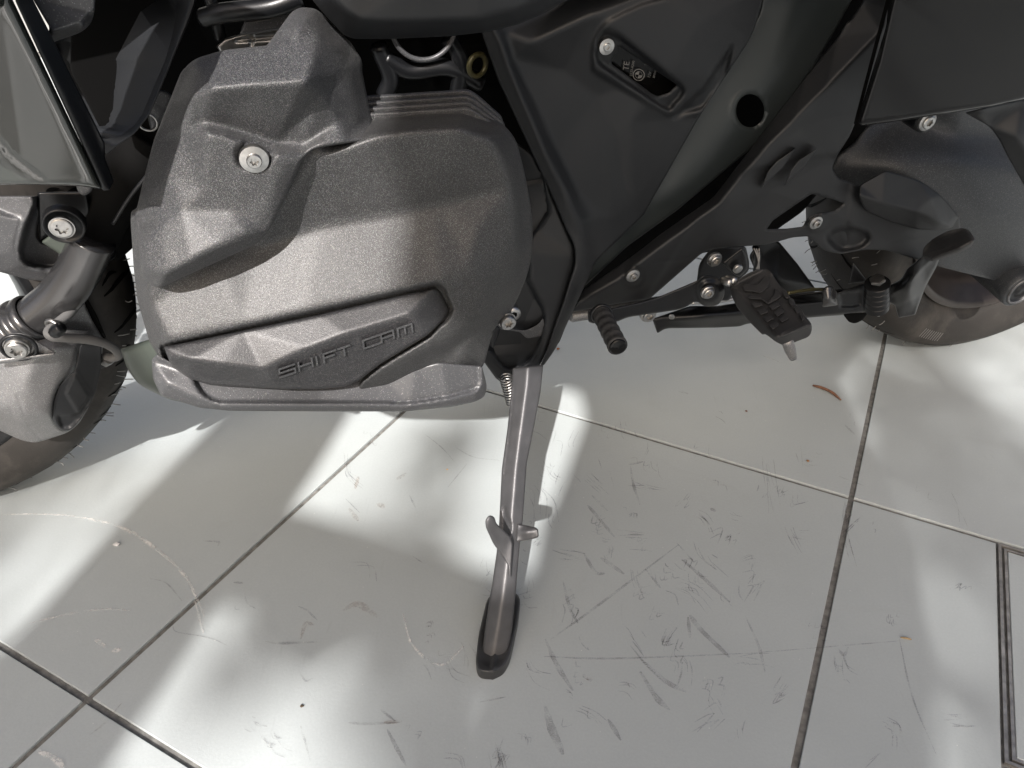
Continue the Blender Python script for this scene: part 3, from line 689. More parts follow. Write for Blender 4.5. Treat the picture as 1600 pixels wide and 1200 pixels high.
# ignition coil cover
coil_ol = [(303, 92, 14), (350, 78), (417, 71, 2), (456, 18, 8), (470, 11, 8), (492, 13, 8), (503, 21), (520, 38), (548, 66), (566, 94, 8), (566, 112, 3), (574, 152), (582, 190), (580, 210, 10), (573, 219, 8), (540, 224), (490, 232, 14), (474, 246, 10), (450, 300), (422, 360, 16), (398, 383, 12), (249, 450, 6), (235, 445, 6), (221, 426, 6), (217, 385), (210, 340), (215, 320), (222, 290), (240, 220), (262, 165), (283, 112)]
coil_ctrl = [[(283, 112, 0.3260), (303, 92, 0.3300), (350, 78, 0.3320), (417, 71, 0.3330), (460, 68, 0.3340)], [(460, 68, 0.3340), (478, 126, 0.3665)],
             [(300, 150, 0.3550), (330, 138, 0.3665), (400, 131, 0.3675), (478, 126, 0.3665)], [(303, 92, 0.3300), (300, 150, 0.3550), (290, 190, 0.3480), (286, 215, 0.3440)],
             [(286, 215, 0.3440), (316, 192, 0.3490), (350, 200, 0.3480), (395, 214, 0.3460), (430, 226, 0.3450), (474, 228, 0.3450)],
             [(324, 206, 0.3630), (350, 212, 0.3630), (395, 227, 0.3630), (432, 240, 0.3620), (446, 260, 0.3600)], [(316, 192, 0.3490), (324, 206, 0.3630), (320, 298, 0.3570)],
             [(320, 298, 0.3570), (365, 328, 0.3575), (402, 350, 0.3580)], [(446, 260, 0.3595), (428, 300, 0.3590), (402, 350, 0.3580)],
             [(402, 350, 0.3580), (390, 362, 0.3650)],
             [(320, 298, 0.3570), (283, 328, 0.3565), (250, 352, 0.3555), (221, 384, 0.3530)],
             [(228, 418, 0.3630), (258, 430, 0.3720), (300, 408, 0.3740), (345, 385, 0.3715), (390, 362, 0.3650)],
             [(249, 450, 0.3570), (330, 413, 0.3580), (398, 383, 0.3560), (422, 360, 0.3550), (450, 300, 0.3530), (474, 246, 0.3560), (490, 232, 0.3550), (540, 224, 0.350), (573, 219, 0.343)], (221, 426, 0.3460), (235, 445, 0.3500),
             [(286, 215, 0.3440), (262, 270, 0.3440), (228, 320, 0.3360)], [(286, 118, 0.3240), (262, 165, 0.3200), (240, 220, 0.3200), (222, 290, 0.3220), (210, 340, 0.3250)],
             [(456, 18, 0.2950), (470, 12, 0.2880), (492, 14, 0.2820), (520, 38, 0.2800), (548, 66, 0.2840), (566, 94, 0.2880), (574, 152, 0.2980), (582, 190, 0.3080), (580, 208, 0.3250)],
             [(417, 71, 0.3330), (440, 45, 0.3150), (456, 18, 0.2950)], [(460, 68, 0.3340), (466, 45, 0.3280), (478, 28, 0.3100)], [(478, 126, 0.3665), (489, 90, 0.3480), (496, 50, 0.3200)],
             [(520, 70, 0.3140), (545, 110, 0.3140), (555, 160, 0.3210), (556, 205, 0.3310)], [(500, 150, 0.3500), (530, 190, 0.3400)]]
coil = pp('coil_cover', coil_ol, coil_ctrl, 'coil', step=3, blur=5, rnd=(6, .004), thick=.03, r=7,
          feats=[('poly', [(366, 232), (385, 218), (420, 228), (432, 233), (418, 262), (395, 268), (372, 260)], -.005, 2.5, 14)])
bolt(P(397, 249, .3615), px(20, 397, 249, .35), coil, M['steel'], flange=1, head=.52, hh=.42)

# guard bar under the cylinder
gd_ol = [(237, 562, 3), (245, 553, 3), (300, 585), (340, 590), (500, 596), (600, 588), (650, 574), (684, 566), (753, 572, 4), (759, 594), (761, 607, 8), (757, 620, 8), (742, 628), (705, 636), (630, 643), (500, 643), (359, 642), (312, 637), (251, 618, 6), (239, 592)]
gd_ctrl = [[(237, 562, .332), (300, 583, .342), (340, 590, .343), (500, 596, .343), (600, 588, .343), (650, 574, .343), (690, 568, .345), (753, 572, .340)],
           [(262, 600, .348), (312, 622, .354), (350, 632, .357), (500, 634, .3575), (640, 635, .3565), (700, 627, .353), (745, 613, .345), (756, 600, .338)],
           [(238, 592, .338), (251, 618, .342), (312, 637, .350), (359, 642, .352), (500, 643, .3525), (630, 643, .352), (705, 636, .348), (742, 628, .342), (761, 607, .334)]]
gd = pp('cylinder_guard', gd_ol, gd_ctrl, 'guard', step=3, blur=2.5, rnd=(5, .004), thick=.03,
        feats=[('poly', [(302, 590), (312, 610, 10), (330, 626, 10), (350, 629), (640, 630), (700, 621), (747, 609, 8), (751, 590, 6), (751, 550), (302, 550)], -.006, 1.2), ('line', [(635, 628), (700, 618), (746, 604)], 1.5, -.0012)])
pp('air_duct', [(188, 545, 3), (240, 528), (260, 545), (262, 580), (300, 620), (312, 634), (262, 624, 16), (215, 600, 16), (198, 575, 10)], [(188, 545, .24), (260, 560, .26), (215, 600, .245), (300, 630, .26)], 'duct', step=5, rnd=(10, .01))

# lug bolt at the rear of the cylinder
lathe('bushing', P(801, 489, .300), O_, [(-.02, .0065), (0, .0065), (.003, .006), (.003, .003)], M['steel'], bike, 28)
bolt(P(792, 500, .312), px(13.5, 790, 500, .32), bike, M['steel'], flange=.98, head=.96, hh=.8)

# ---- fairing around the foot well
pp('engine_side_cover', [(750, 180), (832, 241), (860, 300), (884, 357), (897, 385), (898, 415), (889, 441), (879, 475), (868, 506), (852, 554, 10), (843, 572, 10), (831, 582), (804, 594), (786, 598, 6), (776, 593, 6), (757, 567), (745, 540), (740, 300)],
   [(760, 300, .17), (860, 300, .19), (760, 550, .205), (852, 554, .215), (880, 475, .21), (898, 400, .205)], 'plastic', step=5, rnd=(5, .003), r=6,
   feats=[('poly', [(769, 545, 3), (783, 569, 8), (792, 575, 8), (804, 574), (823, 567, 10), (836, 551, 10), (845, 528), (850, 498), (847, 480), (826, 440), (822, 380), (856, 330), (840, 220), (740, 200), (740, 540)], -.014, 1.5)])
pp('pivot_bracket', [(772, 506), (800, 514), (820, 517, 8), (840, 508, 8), (849, 496, 3), (851, 510), (846, 525), (823, 529, 4), (813, 519, 4), (780, 514)], .208, 'guard', step=3, r=3, rnd=(2, .001))
pp('pivot_bracket', [(769, 545), (766, 530), (772, 508), (783, 512), (775, 535)], .21, 'plastic2', step=3, r=3)
slot = [(967, 72, 3), (1058, 133, 3), (1051, 138, 3), (1046, 144, 3), (1028, 150, 3), (1020, 147, 3), (955, 99, 3)]
knee_ol = [(752, 50, 3), (880, -14), (1196, -24), (1188, 17, 20), (1175, 57, 20), (1130, 125, 20), (1090, 187), (1005, 337), (931, 408), (914, 446), (892, 493), (868, 545), (850, 571), (843, 573), (852, 554), (868, 506), (880, 474), (890, 440), (899, 413, 10), (898, 385, 10), (884, 357), (860, 300), (832, 241), (778, 125)]
knee_ctrl = [[(752, 50, .196), (778, 125, .198), (832, 241, .203), (860, 300, .206), (884, 357, .211), (899, 400, .215), (890, 440, .218), (868, 506, .220), (852, 554, .220)],
             [(775, 51, .205), (792, 88, .207), (826, 176, .210), (853, 240, .213), (885, 300, .215), (906, 350, .216), (914, 385, .216), (908, 440, .217), (888, 495, .217), (864, 548, .217)],
             [(788, 51, .198), (800, 88, .197), (840, 170, .196), (868, 232, .196), (900, 295, .199), (925, 340, .203), (930, 385, .203)], (892, 493, .208), (868, 545, .210), (914, 446, .206), (931, 408, .202),
             [(800, 92, .197), (830, 66, .204), (925, 22, .207), (1000, -6, .206)], (860, 20, .186), (900, -10, .18), [(880, 110, .191), (930, 150, .190), (957, 200, .193), (955, 340, .199)],
             [(1005, 337, .190), (1090, 187, .194), (1130, 125, .201), (1175, 57, .205), (1196, -20, .205)], [(975, 200, .196), (985, 320, .194)], (1100, 30, .210), (950, 30, .207), (1050, 110, .208), (990, 190, .198)]
knee = pp('knee_fairing', knee_ol, knee_ctrl, 'plastic', step=3, blur=4, rnd=(4, .003), thick=.008, r=5, holes=[slot],
          feats=[('poly', [(934, 62, 10), (946, 47, 10), (966, 56), (1068, 137, 6), (1068, 146, 6), (1046, 172, 4), (1036, 168), (936, 100, 8), (932, 88)], -.009, 2.0),
                 ('poly', [(926, 110), (924, 70, 20), (944, 34, 20), (1000, 8), (1240, -60), (1188, 17), (1175, 57), (1130, 125), (1100, 178), (1045, 180)], .004, 3),
                 ('poly', [(1144, 70, 2), (1134, 120), (1100, 168), (1050, 184, 2), (1075, 160), (1100, 138)], -.010, 3)])
plbl = pp('label_plate', [(945, 40), (1080, 110), (1070, 170), (1020, 170), (935, 110)], .178, 'gloss', par=knee, step=8, rnd=(0, 0))
bolt(P(948, 73, .2005), px(11.5, 948, 73, .2), knee, M['steel'], flange=1, head=.5, hh=.3)
def text(name, body, u, v, L, size_px, ang, m, par):
    """flat print: lettering laid on a plane of the bike; ang in the picture, degrees anticlockwise"""
    cu = bpy.data.curves.new(name, 'FONT'); cu.body = body; cu.size = 1; cu.align_x = 'CENTER'; cu.align_y = 'CENTER'; cu.resolution_u = 3
    tmp = bpy.data.objects.new('t', cu); COL.objects.link(tmp); dg = bpy.context.evaluated_depsgraph_get(); me = tmp.evaluated_get(dg).to_mesh()
    v2 = np.array([(a.co.x, a.co.y) for a in me.vertices]); fc = [tuple(p.vertices) for p in me.polygons]
    bpy.data.objects.remove(tmp); c, s = math.cos(math.radians(ang)), math.sin(math.radians(ang))
    uv = np.c_[u + size_px * (c * v2[:, 0] - s * v2[:, 1]), v - size_px * (s * v2[:, 0] + c * v2[:, 1])]
    return link(name, onplane(uv, np.full(len(uv), L)), fc, m, par, False)
GP = M['print_']
text('print', 'TE', 979, 103, .1800, 13, 82, GP, plbl)
text('print', '0133-A200', 988, 107, .1800, 5.5, 80, GP, plbl)
text('print', '2-', 1010, 100, .1800, 6, 75, GP, plbl)
text('print', '12V', 1015, 117, .1800, 6, 75, GP, plbl)
text('print', 'BMW', 1023, 116, .1800, 5, 75, GP, plbl)
V = []; Fc = []
def disc_part(r0, r1, a0, a1, n=16):
    b0 = len(V)
    for k in range(n + 1):
        t = a0 + (a1 - a0) * k / n
        for r in (r0, r1): V.append(P(998 + r * math.cos(t), 117 + r * math.sin(t), .1801))
    for k in range(n): Fc.append((b0 + 2 * k, b0 + 2 * k + 1, b0 + 2 * k + 3, b0 + 2 * k + 2))
disc_part(8.2, 9.4, 0, 2 * math.pi, 32); disc_part(.1, 5.5, .2, 1.77); disc_part(.1, 5.5, 3.34, 4.91); disc_part(5.2, 5.7, 0, 2 * math.pi, 32)
link('roundel', V, Fc, GP, plbl, False)

satin_ol = [(1196, -30), (1345, -30), (1331, 0), (1309, 40), (1263, 119), (1224, 176), (1195, 215, 30), (1140, 260, 20), (1060, 327), (980, 385), (914, 447, 3), (905, 430), (925, 400), (1000, 325), (1080, 190), (1160, 70), (1186, 20)]
pp('frame_side_panel', satin_ol, [(1190, 0, .180), (1250, 0, .188), (1331, 0, .181), (1150, 100, .180), (1210, 110, .187), (1263, 119, .178), (1080, 200, .180), (1140, 200, .187), (1195, 212, .178), (1000, 330, .178), (1060, 300, .185), (1060, 327, .176), (914, 440, .178), (980, 380, .176), (960, 395, .182)],
   'satin', step=5, blur=8, rnd=(5, .0035), thick=.01, holes=[[(1172 + 22 * math.cos(t), 173 + 26 * math.sin(t)) for t in np.linspace(0, 2 * math.pi, 28, endpoint=False)]],
   feats=[('ring', (1172, 173), 27, 3.5, .0015)])
tail_ol = [(1351, -20), (1348, 3, 3), (1329, 31, 2), (1322, 36, 2), (1309, 58), (1258, 122), (1208, 187), (1150, 262), (1115, 308), (1033, 365), (991, 398, 20), (945, 430, 20), (912, 453, 3), (900, 476), (892, 488, 2), (952, 477), (1015, 467), (1030, 454), (1096, 396), (1114, 389), (1161, 385), (1200, 382), (1238, 371), (1264, 369),
           (1285, 392, 14), (1314, 397), (1352, 390), (1384, 391), (1438, 407), (1500, 385), (1500, 340), (1440, 300), (1343, 290), (1309, 278), (1300, 263), (1309, 241), (1328, 212), (1345, 170), (1385, 40), (1388, 0), (1388, -20)]
tail_ctrl = [[(1351, -20, .180), (1348, 0, .180), (1309, 58, .180), (1258, 122, .180), (1208, 187, .180), (1150, 262, .180), (1115, 308, .180), (1033, 365, .183), (991, 398, .184), (945, 430, .186), (912, 453, .187)],
             [(1388, -20, .204), (1386, 15, .204), (1377, 48, .206), (1292, 136, .207), (1240, 188, .207), (1192, 235, .207), (1150, 283, .207), (1122, 318, .207), (1050, 372, .206), (1005, 405, .205), (960, 440, .203), (925, 460, .20)],
             [(1388, 40, .202), (1345, 170, .196), (1300, 250, .193)], [(1200, 250, .204), (1160, 290, .204)], (900, 478, .195), (1250, 200, .201),
             (1200, 300, .198), (1100, 380, .197), (1030, 440, .195), (960, 475, .19), (1300, 330, .198), (1380, 380, .195), (1430, 360, .192), (1270, 365, .195), (1490, 370, .18), (1343, 295, .19)]
hole1 = [(1207, 345, 4), (1240, 322, 4), (1268, 303, 3), (1300, 311, 3), (1319, 318, 3), (1303, 330, 3), (1280, 332, 5), (1262, 340, 4), (1254, 354, 3), (1230, 357, 3), (1198, 358, 2)]
tail = pp('rear_side_cover', tail_ol, tail_ctrl, 'plastic2', step=3, blur=2.5, rnd=(3, .003), thick=.012, r=6, holes=[hole1],
          feats=[('poly', [(1150, 276), (1184, 263), (1215, 260), (1252, 252), (1275, 246), (1306, 241), (1330, 280), (1320, 420), (1000, 480), (1100, 330)], -.004, 3, 10),
                 ('poly', [(1290, 372), (1300, 360, 14), (1330, 354, 14), (1362, 366, 10), (1350, 385, 12), (1315, 394, 12)], -.014, 3, 8), ('poly', [(1262, 352), (1262, 335, 10), (1290, 330, 10), (1292, 352, 10), (1270, 364)], .004, 2, 8),
                 ('ring', (989, 432), 15, 3, -.002), ('line', [(1022, 409), (1090, 404)], 2, .0015)])
for q_ in ([(1243, 231, 1), (1224, 262, 3), (1208, 276, 2), (1189, 295, 1), (1199, 268, 2), (1212, 253, 3)], [(1277, 231, 1), (1258, 261, 3), (1243, 273, 2), (1225, 292, 1), (1235, 266, 2), (1248, 250, 3)]):
    pp('side_fin', q_, .207, 'plastic2', par=tail, step=2, rnd=(2.5, .003), thick=.008, r=1)
bolt(P(1275, 348, .206), px(10, 1275, 348, .2), tail, M['steel'], flange=1, head=.62)
bolt(P(989, 431, .2075), px(11, 989, 431, .2), tail, M['steel'], flange=1, head=.55)
insert = pp('rubber_insert', [(1343, 289, 6), (1384, 266, 6), (1438, 282, 12), (1470, 305, 10), (1498, 338, 5), (1488, 356, 5), (1462, 360), (1431, 358), (1390, 345), (1352, 329, 8), (1342, 310, 6)],
   [[(1343, 289, .198), (1384, 266, .198), (1438, 282, .196), (1470, 305, .194), (1498, 338, .190), (1488, 356, .188)], [(1343, 306, .206), (1380, 318, .212), (1430, 332, .212), (1470, 348, .206), (1484, 356, .196)],
    [(1438, 282, .196), (1455, 310, .205), (1484, 350, .198)], [(1342, 312, .2), (1352, 329, .198), (1390, 345, .197), (1431, 358, .196), (1462, 360, .195)]], 'plastic2', step=3, blur=1.5, rnd=(3, .003))
pan = pp('pannier', [(1401, -30), (1660, -30), (1660, 146), (1600, 156), (1547, 167), (1400, 190), (1346, 197, 3), (1341, 192, 3), (1372, 95)], [(1401, 0, .30), (1346, 190, .30), (1600, 150, .31), (1600, 0, .31)], 'gloss', step=5, blur=2, rnd=(7, .008), thick=.08, r=5)
pp('pannier_seam', [(1392, -30), (1399, -30), (1340, 190), (1333, 196)], .285, 'black', step=6, rnd=(0, 0))
pp('mudguard_bracket', [(1507, 176, 4), (1547, 166), (1660, 142), (1660, 440), (1600, 289), (1575, 246), (1561, 218, 10), (1547, 198, 10)], [(1507, 176, .235), (1547, 198, .235), (1600, 290, .235), (1530, 175, .245), (1590, 215, .25), (1620, 280, .25), (1600, 160, .235)], 'plastic2', step=5, blur=3)
bolt(P(1449, 190, .22), px(12.5, 1449, 190, .22), bike, M['steel'], flange=1, head=.7, hh=.4)
lathe('bolt_spacer', P(1442, 188, .2), O_, [(-.03, .011), (0, .011), (.006, .010), (.006, .002)], M['metalblack'], bike, 24)
pp('final_drive_housing', [(1299, 263, 3), (1307, 243, 6), (1334, 223), (1350, 200), (1400, 165), (1660, 140), (1660, 435), (1600, 425), (1580, 426), (1556, 441, 4), (1550, 437, 4), (1496, 424), (1465, 416), (1438, 402), (1350, 330), (1310, 290)],
   [(1300, 263, .125), (1334, 225, .118), (1400, 180, .10), (1400, 225, .135), (1500, 215, .135), (1600, 215, .12), (1400, 260, .158), (1500, 250, .165), (1600, 270, .160), (1450, 330, .172), (1540, 340, .175), (1600, 350, .17), (1465, 416, .15), (1550, 437, .14), (1650, 420, .14)], 'housing', step=5, blur=12, rnd=(10, .008), thick=.06,
   feats=[('line', [(1505, 352), (1560, 365), (1600, 385)], 1.2, -.001)])
lathe('drive_strut', P(1596, 455, .165), O_, [(-.08, .024), (-.01, .026), (-.002, .026), (0, .024), (0, .0215)], M['housing'], bike, 48)
lathe('strut_ring', P(1597, 455, .166), O_, [(-.001, .0215), (.001, .0215), (.0012, .0185), (-.001, .0185)], M['guard'], bike, 48)
lathe('strut_cap', P(1597, 455, .1655), O_, [(0, .0185), (-.003, .017), (-.003, .008), (-.001, .007), (-.001, .0001)], M['metalblack'], bike, 48)

# top cover piece over the cylinder
pp('tank_side_cover', [(478, -40), (488, 0), (510, 26), (536, 54, 6), (552, 61, 8), (610, 61), (700, 57), (760, 50), (810, 38), (850, 20), (905, -10), (920, -40)],
   [[(470, -40, .30), (488, 0, .30), (510, 26, .30), (536, 54, .30), (552, 61, .30), (610, 61, .30), (700, 57, .30), (760, 50, .298), (810, 38, .296), (850, 20, .29), (905, -10, .28)],
    [(500, -50, .325), (513, -5, .325), (540, 18, .328), (565, 31, .330), (600, 35, .3305), (680, 34, .3305), (751, 30, .329), (800, 16, .322), (850, -10, .31)], (650, -30, .334), (750, -30, .332)], 'plastic2', step=4, blur=4, rnd=(4, .004), thick=.02)

# ---- shift lever, footrest and stand parts
pivot = pp('pivot_plate', [(1085, 470), (1092, 412, 10), (1110, 388), (1165, 384, 6), (1171, 410), (1170, 424), (1158, 434), (1150, 445), (1140, 470)], .19, 'metalblack', step=4, r=6)
tri = pp('footrest_hanger', [(1128, 411), (1160, 386, 3), (1167, 400), (1169, 420, 5), (1156, 433, 4), (1150, 431), (1137, 420)], .212, 'metalblack', step=2.5, rnd=(4, .004), r=3, feats=[('poly', [(1137, 410), (1158, 393), (1162, 418), (1152, 426)], -.002, 1.5)])
lathe('pin', P(1152, 419, .214), O_, [(0, .0052), (.0022, .005), (.003, .0042), (.0026, .0001)], M['steel'], tri, 28)
lever = pp('shift_lever', [(930, 484, 5), (949, 483), (1000, 472), (1015, 468), (1031, 463, 10), (1090, 438, 4), (1098, 430, 10), (1115, 429, 12), (1131, 442, 12), (1133, 462, 12), (1122, 478, 12), (1100, 479, 10), (1088, 470, 6), (1066, 483, 10), (1027, 489), (992, 494), (980, 496), (964, 503, 4), (950, 500), (934, 498)], [(930, 490, .225), (1030, 470, .222), (1110, 455, .232), (1060, 470, .222)], 'metalblack', step=3, rnd=(3.5, .004), thick=.012,
           feats=[('ring', (1109, 456), 22, 3, -.003), ('bump', (1109, 456), 15, .003)])
bolt(P(1106, 457, .239), px(11, 1106, 457, .24), lever, M['steel'], flange=1, head=.75)
bolt(P(1117, 406, .207), px(11.5, 1117, 406, .2), pivot, M['steel'], flange=1, head=.72)
bolt(P(1013, 492, .205), px(13, 1013, 492, .2), bike, M['steel'], flange=1, head=.75)
p0, p1 = P(938, 487, .222), P(965, 541, .282)
V, Fc = tube_geo(catmull([p0, p1], 44), [.0085 + (.0011 if (i % 8) < 4 else 0) for i in range(44)] , 24); peg = link('lever_peg', V, Fc, M['rubber'], bike)
d = (p1 - p0) / np.linalg.norm(p1 - p0)
lathe('peg_cap', p1, d, [(-.001, .0082), (.001, .0082), (.0022, .0072), (.0022, .006), (.0028, .004), (.003, .0002)], M['gloss'], peg, 28)
torus('peg_washer', p0 + d * .004, d, .0095, .0016, M['metalblack'], peg, 30)
lathe('spindle_end', P(893, 493, .15), -D_, [(-.12, .0075), (0, .0075), (.002, .006), (.002, .0001)], M['alu'], bike, 24)
pp('lever_clip', [(918, 484), (935, 482), (938, 500), (928, 506), (919, 503)], .222, 'metalblack', step=3, r=3)
fr_ol = [(1140, 449, 4), (1147, 441, 4), (1170, 426), (1185, 421), (1198, 420, 5), (1205, 425, 4), (1214, 440), (1222, 450, 3), (1228, 453, 3), (1231, 463, 3), (1240, 467, 3), (1243, 476, 3), (1253, 483, 3), (1257, 493, 3), (1267, 504, 4), (1269, 512, 4), (1267, 522, 4), (1262, 527, 4), (1231, 539, 4), (1222, 539, 4), (1212, 534), (1196, 522, 3), (1191, 523, 2), (1170, 502), (1152, 481), (1143, 462)]
fr_ctrl = [[(1140, 449, .238), (1198, 420, .238)], [(1149, 453, .250), (1172, 441, .250), (1206, 431, .250)], [(1149, 453, .250), (1180, 488, .2935), (1214, 527, .345)], [(1206, 431, .250), (1234, 468, .2935), (1265, 509, .344)], [(1214, 527, .345), (1240, 518, .3452), (1265, 509, .344)],
           [(1143, 462, .244), (1152, 481, .262), (1190, 522, .316), (1212, 534, .338), (1231, 539, .337), (1267, 522, .336)], (1172, 441, .250), (1207, 478, .2945)]
fr = pp('footrest', fr_ol, fr_ctrl, 'rubber', step=2.5, blur=1.6, rnd=(3, .003), thick=.018, r=4)
def fr_L(u, v): return float(interp_ctrl(fr_ctrl, np.array([[u, 1100.], [1300., u]]), np.array([[v, 400.], [560., v]]))[0, 0])
blocks = [[(1160, 446, 3), (1166, 443, 3), (1184, 444, 3), (1190, 437, 3), (1195, 431, 4), (1202, 432, 4), (1204, 442, 4), (1198, 451, 3), (1189, 458, 3), (1172, 455, 3), (1163, 455, 4)],
          [(1168, 462, 2), (1188, 463, 2), (1200, 472, 2), (1208, 462, 2), (1212, 450, 2), (1222, 462, 2), (1214, 468, 2), (1200, 476, 2), (1190, 468, 2), (1170, 467, 2)],
          [(1201, 478, 2), (1216, 470, 2), (1221, 477, 2), (1207, 485, 2)], [(1209, 488, 2), (1222, 480, 2), (1227, 487, 2), (1214, 495, 2)], [(1216, 498, 2), (1228, 490, 2), (1233, 498, 2), (1222, 504, 2)],
          [(1219, 521, 2), (1229, 516, 2), (1258, 503, 2), (1262, 508, 2), (1240, 518, 2), (1222, 526, 2)]]
for k in range(4): blocks.append([(1173 + k * 9.5, 473 + k * 11.5, 2), (1189 + k * 8.5, 472 + k * 10, 2), (1192 + k * 8.5, 478 + k * 10, 2), (1179 + k * 9.5, 481 + k * 11.5, 2)])
for k in range(4): blocks.append([(1222 + k * 9, 457 + k * 11.5, 2), (1229 + k * 8, 456 + k * 11.5, 2), (1235 + k * 7.5, 464 + k * 11.5, 2), (1228 + k * 8.5, 467 + k * 11.5, 2)])
for bl in blocks:
    cc = np.mean([b_[:2] for b_ in bl], 0)
    pp('tread_block', bl, [(b_[0], b_[1], fr_L(b_[0], b_[1]) + .004) for b_ in bl] + [(cc[0], cc[1], fr_L(*cc) + .004)], 'rubber', par=fr, step=2, blur=0, rnd=(1.2, .0012), thick=.006, r=2)
tube('feeler_pin', [P(1229, 530, .335), P(1239, 559, .336)], [.0055, .0052, .0036], M['alu'], fr)
lathe('hinge_pin', P(1138, 441, .235), O_ + .5 * U_, [(-.01, .004), (.004, .004), (.005, .002), (.005, .0001)], M['steel'], bike, 20)
lathe('hinge_pin', P(1145, 438, .235), O_ + .5 * U_, [(-.01, .004), (.004, .004), (.005, .002), (.005, .0001)], M['steel'], bike, 20)
pp('lower_frame_rail', [(1019, 498, 3), (1027, 521, 3), (1040, 513, 8), (1120, 512), (1156, 510), (1166, 506), (1255, 497), (1318, 492), (1358, 484), (1358, 455), (1310, 452), (1240, 460), (1120, 478), (1078, 478), (1055, 486)], [(1020, 500, .12), (1100, 480, .118), (1100, 493, .14), (1100, 512, .12), (1250, 470, .12), (1250, 482, .14), (1250, 498, .12), (1350, 460, .14), (1350, 484, .13)], 'metalblack', step=4, rnd=(6, .005), thick=.02)
pp('rail_rivet', [(1045, 491), (1054, 491), (1054, 499), (1045, 499)], .143, 'steel', step=2, rnd=(3, .002), r=4)
tube('highlight_bar', [P(1080, 473, .155), P(1120, 471, .155), P(1150, 466, .155)], .0022, M['steel'])  # thin bright bar standing in for a rim highlight
pp('swingarm_strut', [(1190, 372), (1216, 376), (1246, 412), (1275, 452), (1268, 466), (1200, 470), (1170, 400)], [(1190, 400, .07), (1215, 380, .06), (1275, 450, .07), (1215, 440, .09)], 'metalblack', step=5, rnd=(5, .005), thick=.02)
tube('wiring', [P(1180, 385, .17), P(1184, 400, .18), P(1181, 425, .17)], .0035, M['metalblack'])
for k in range(3): tube('wiring', [P(1178 + 4 * k, 388, .185), P(1184 + k, 403 + 2 * k, .187), P(1186 - 2 * k, 420, .185)], .0008, M['print_'])
tube('brake_line', [P(1230, 458, .12), P(1262, 453, .12), P(1290, 452, .12)], .0022, M['olive'])
# rear footrest assembly
pp('rest_arm', [(1240, 475), (1285, 470), (1312, 456, 4), (1346, 444), (1390, 440), (1392, 478), (1370, 486), (1300, 492), (1250, 497)], .16, 'metalblack', step=3, rnd=(4, .004), thick=.02, feats=[('poly', [(1311, 459), (1344, 456), (1346, 478), (1313, 480)], -.006, 1.2)])
hb = P(1370, 462, .185); HA = P(1371, 437, .185) - P(1369, 487, .185); HA /= np.linalg.norm(HA); hp = []
for k in range(5):
    z0_ = -.0215 + k * .0086; hp += [(z0_, .0140), (z0_ + .0004, .0145), (z0_ + .0080, .0145), (z0_ + .0084, .0140)]
hd = lathe('hinge_disc', hb, HA, [(-.0215, .001)] + hp + [(.0213, .001)], M['metalblack'], bike, 40)
hd.modifiers.new('edge', 'EDGE_SPLIT').split_angle = math.radians(35)
lathe('hinge_nut', P(1371, 437, .185), HA, [(-.002, .009), (.001, .009), (.0016, .007), (.0016, .0001)], M['steel'], bike, 6, False)
lathe('hinge_nut', P(1371, 486, .185), HA, [(-.003, .007), (.001, .009), (.0016, .007), (.0016, .0001)], M['steel'], bike, 6, False)
pp('detent_block', [(1284, 453, 6), (1292, 446, 6), (1302, 448, 6), (1308, 456, 3), (1309, 477, 2), (1285, 480, 2)], [(1284, 453, .175), (1295, 447, .178), (1308, 456, .178), (1296, 470, .19), (1309, 477, .18), (1285, 480, .185)], 'forkm', step=2.5, rnd=(4, .004), feats=[('line', [(1284, 472), (1309, 470)], 1, -.002)])
pp('stop_tab', [(1316, 490), (1326, 503, 3), (1336, 506, 5), (1348, 500, 3), (1357, 488)], .15, 'black', step=3)
pp('heel_spring_cover', [(1333, 410, 1), (1324, 444), (1356, 440, 1)], .165, 'metalblack', step=3, r=2)
pp('rear_footrest_arm', [(1388, 446), (1408, 436), (1418, 419, 3), (1430, 410, 3), (1442, 400), (1468, 400, 3), (1465, 414), (1446, 448, 12), (1438, 470), (1430, 492, 2), (1404, 497, 2), (1398, 477, 3), (1388, 472)], [(1388, 450, .175), (1440, 405, .22), (1466, 405, .22), (1445, 450, .195), (1404, 495, .18), (1430, 490, .18), (1418, 450, .21)], 'metalblack', step=3, rnd=(4, .005), thick=.012,
   feats=[('line', [(1392, 462), (1420, 440), (1455, 404)], 2.2, .003), ('poly', [(1400, 478), (1436, 462), (1428, 490), (1406, 494)], -.003, 1.2), ('line', [(1398, 452), (1425, 428)], 1.6, -.003)])
pp('rear_footrest', [(1441, 404, 4), (1442, 388, 10), (1457, 373, 10), (1483, 360, 8), (1506, 356, 5), (1515, 360, 5), (1524, 374, 4), (1518, 385, 6), (1501, 394), (1458, 409, 4)], [(1441, 404, .218), (1457, 373, .212), (1510, 357, .235), (1440, 400, .225), (1458, 404, .246), (1500, 388, .268), (1521, 376, .27), (1505, 394, .26), (1458, 409, .24)], 'rubber', step=3, blur=2, rnd=(4, .004),
   feats=[('line', [(1443, 404), (1480, 390), (1512, 376)], 1.4, -.004)])

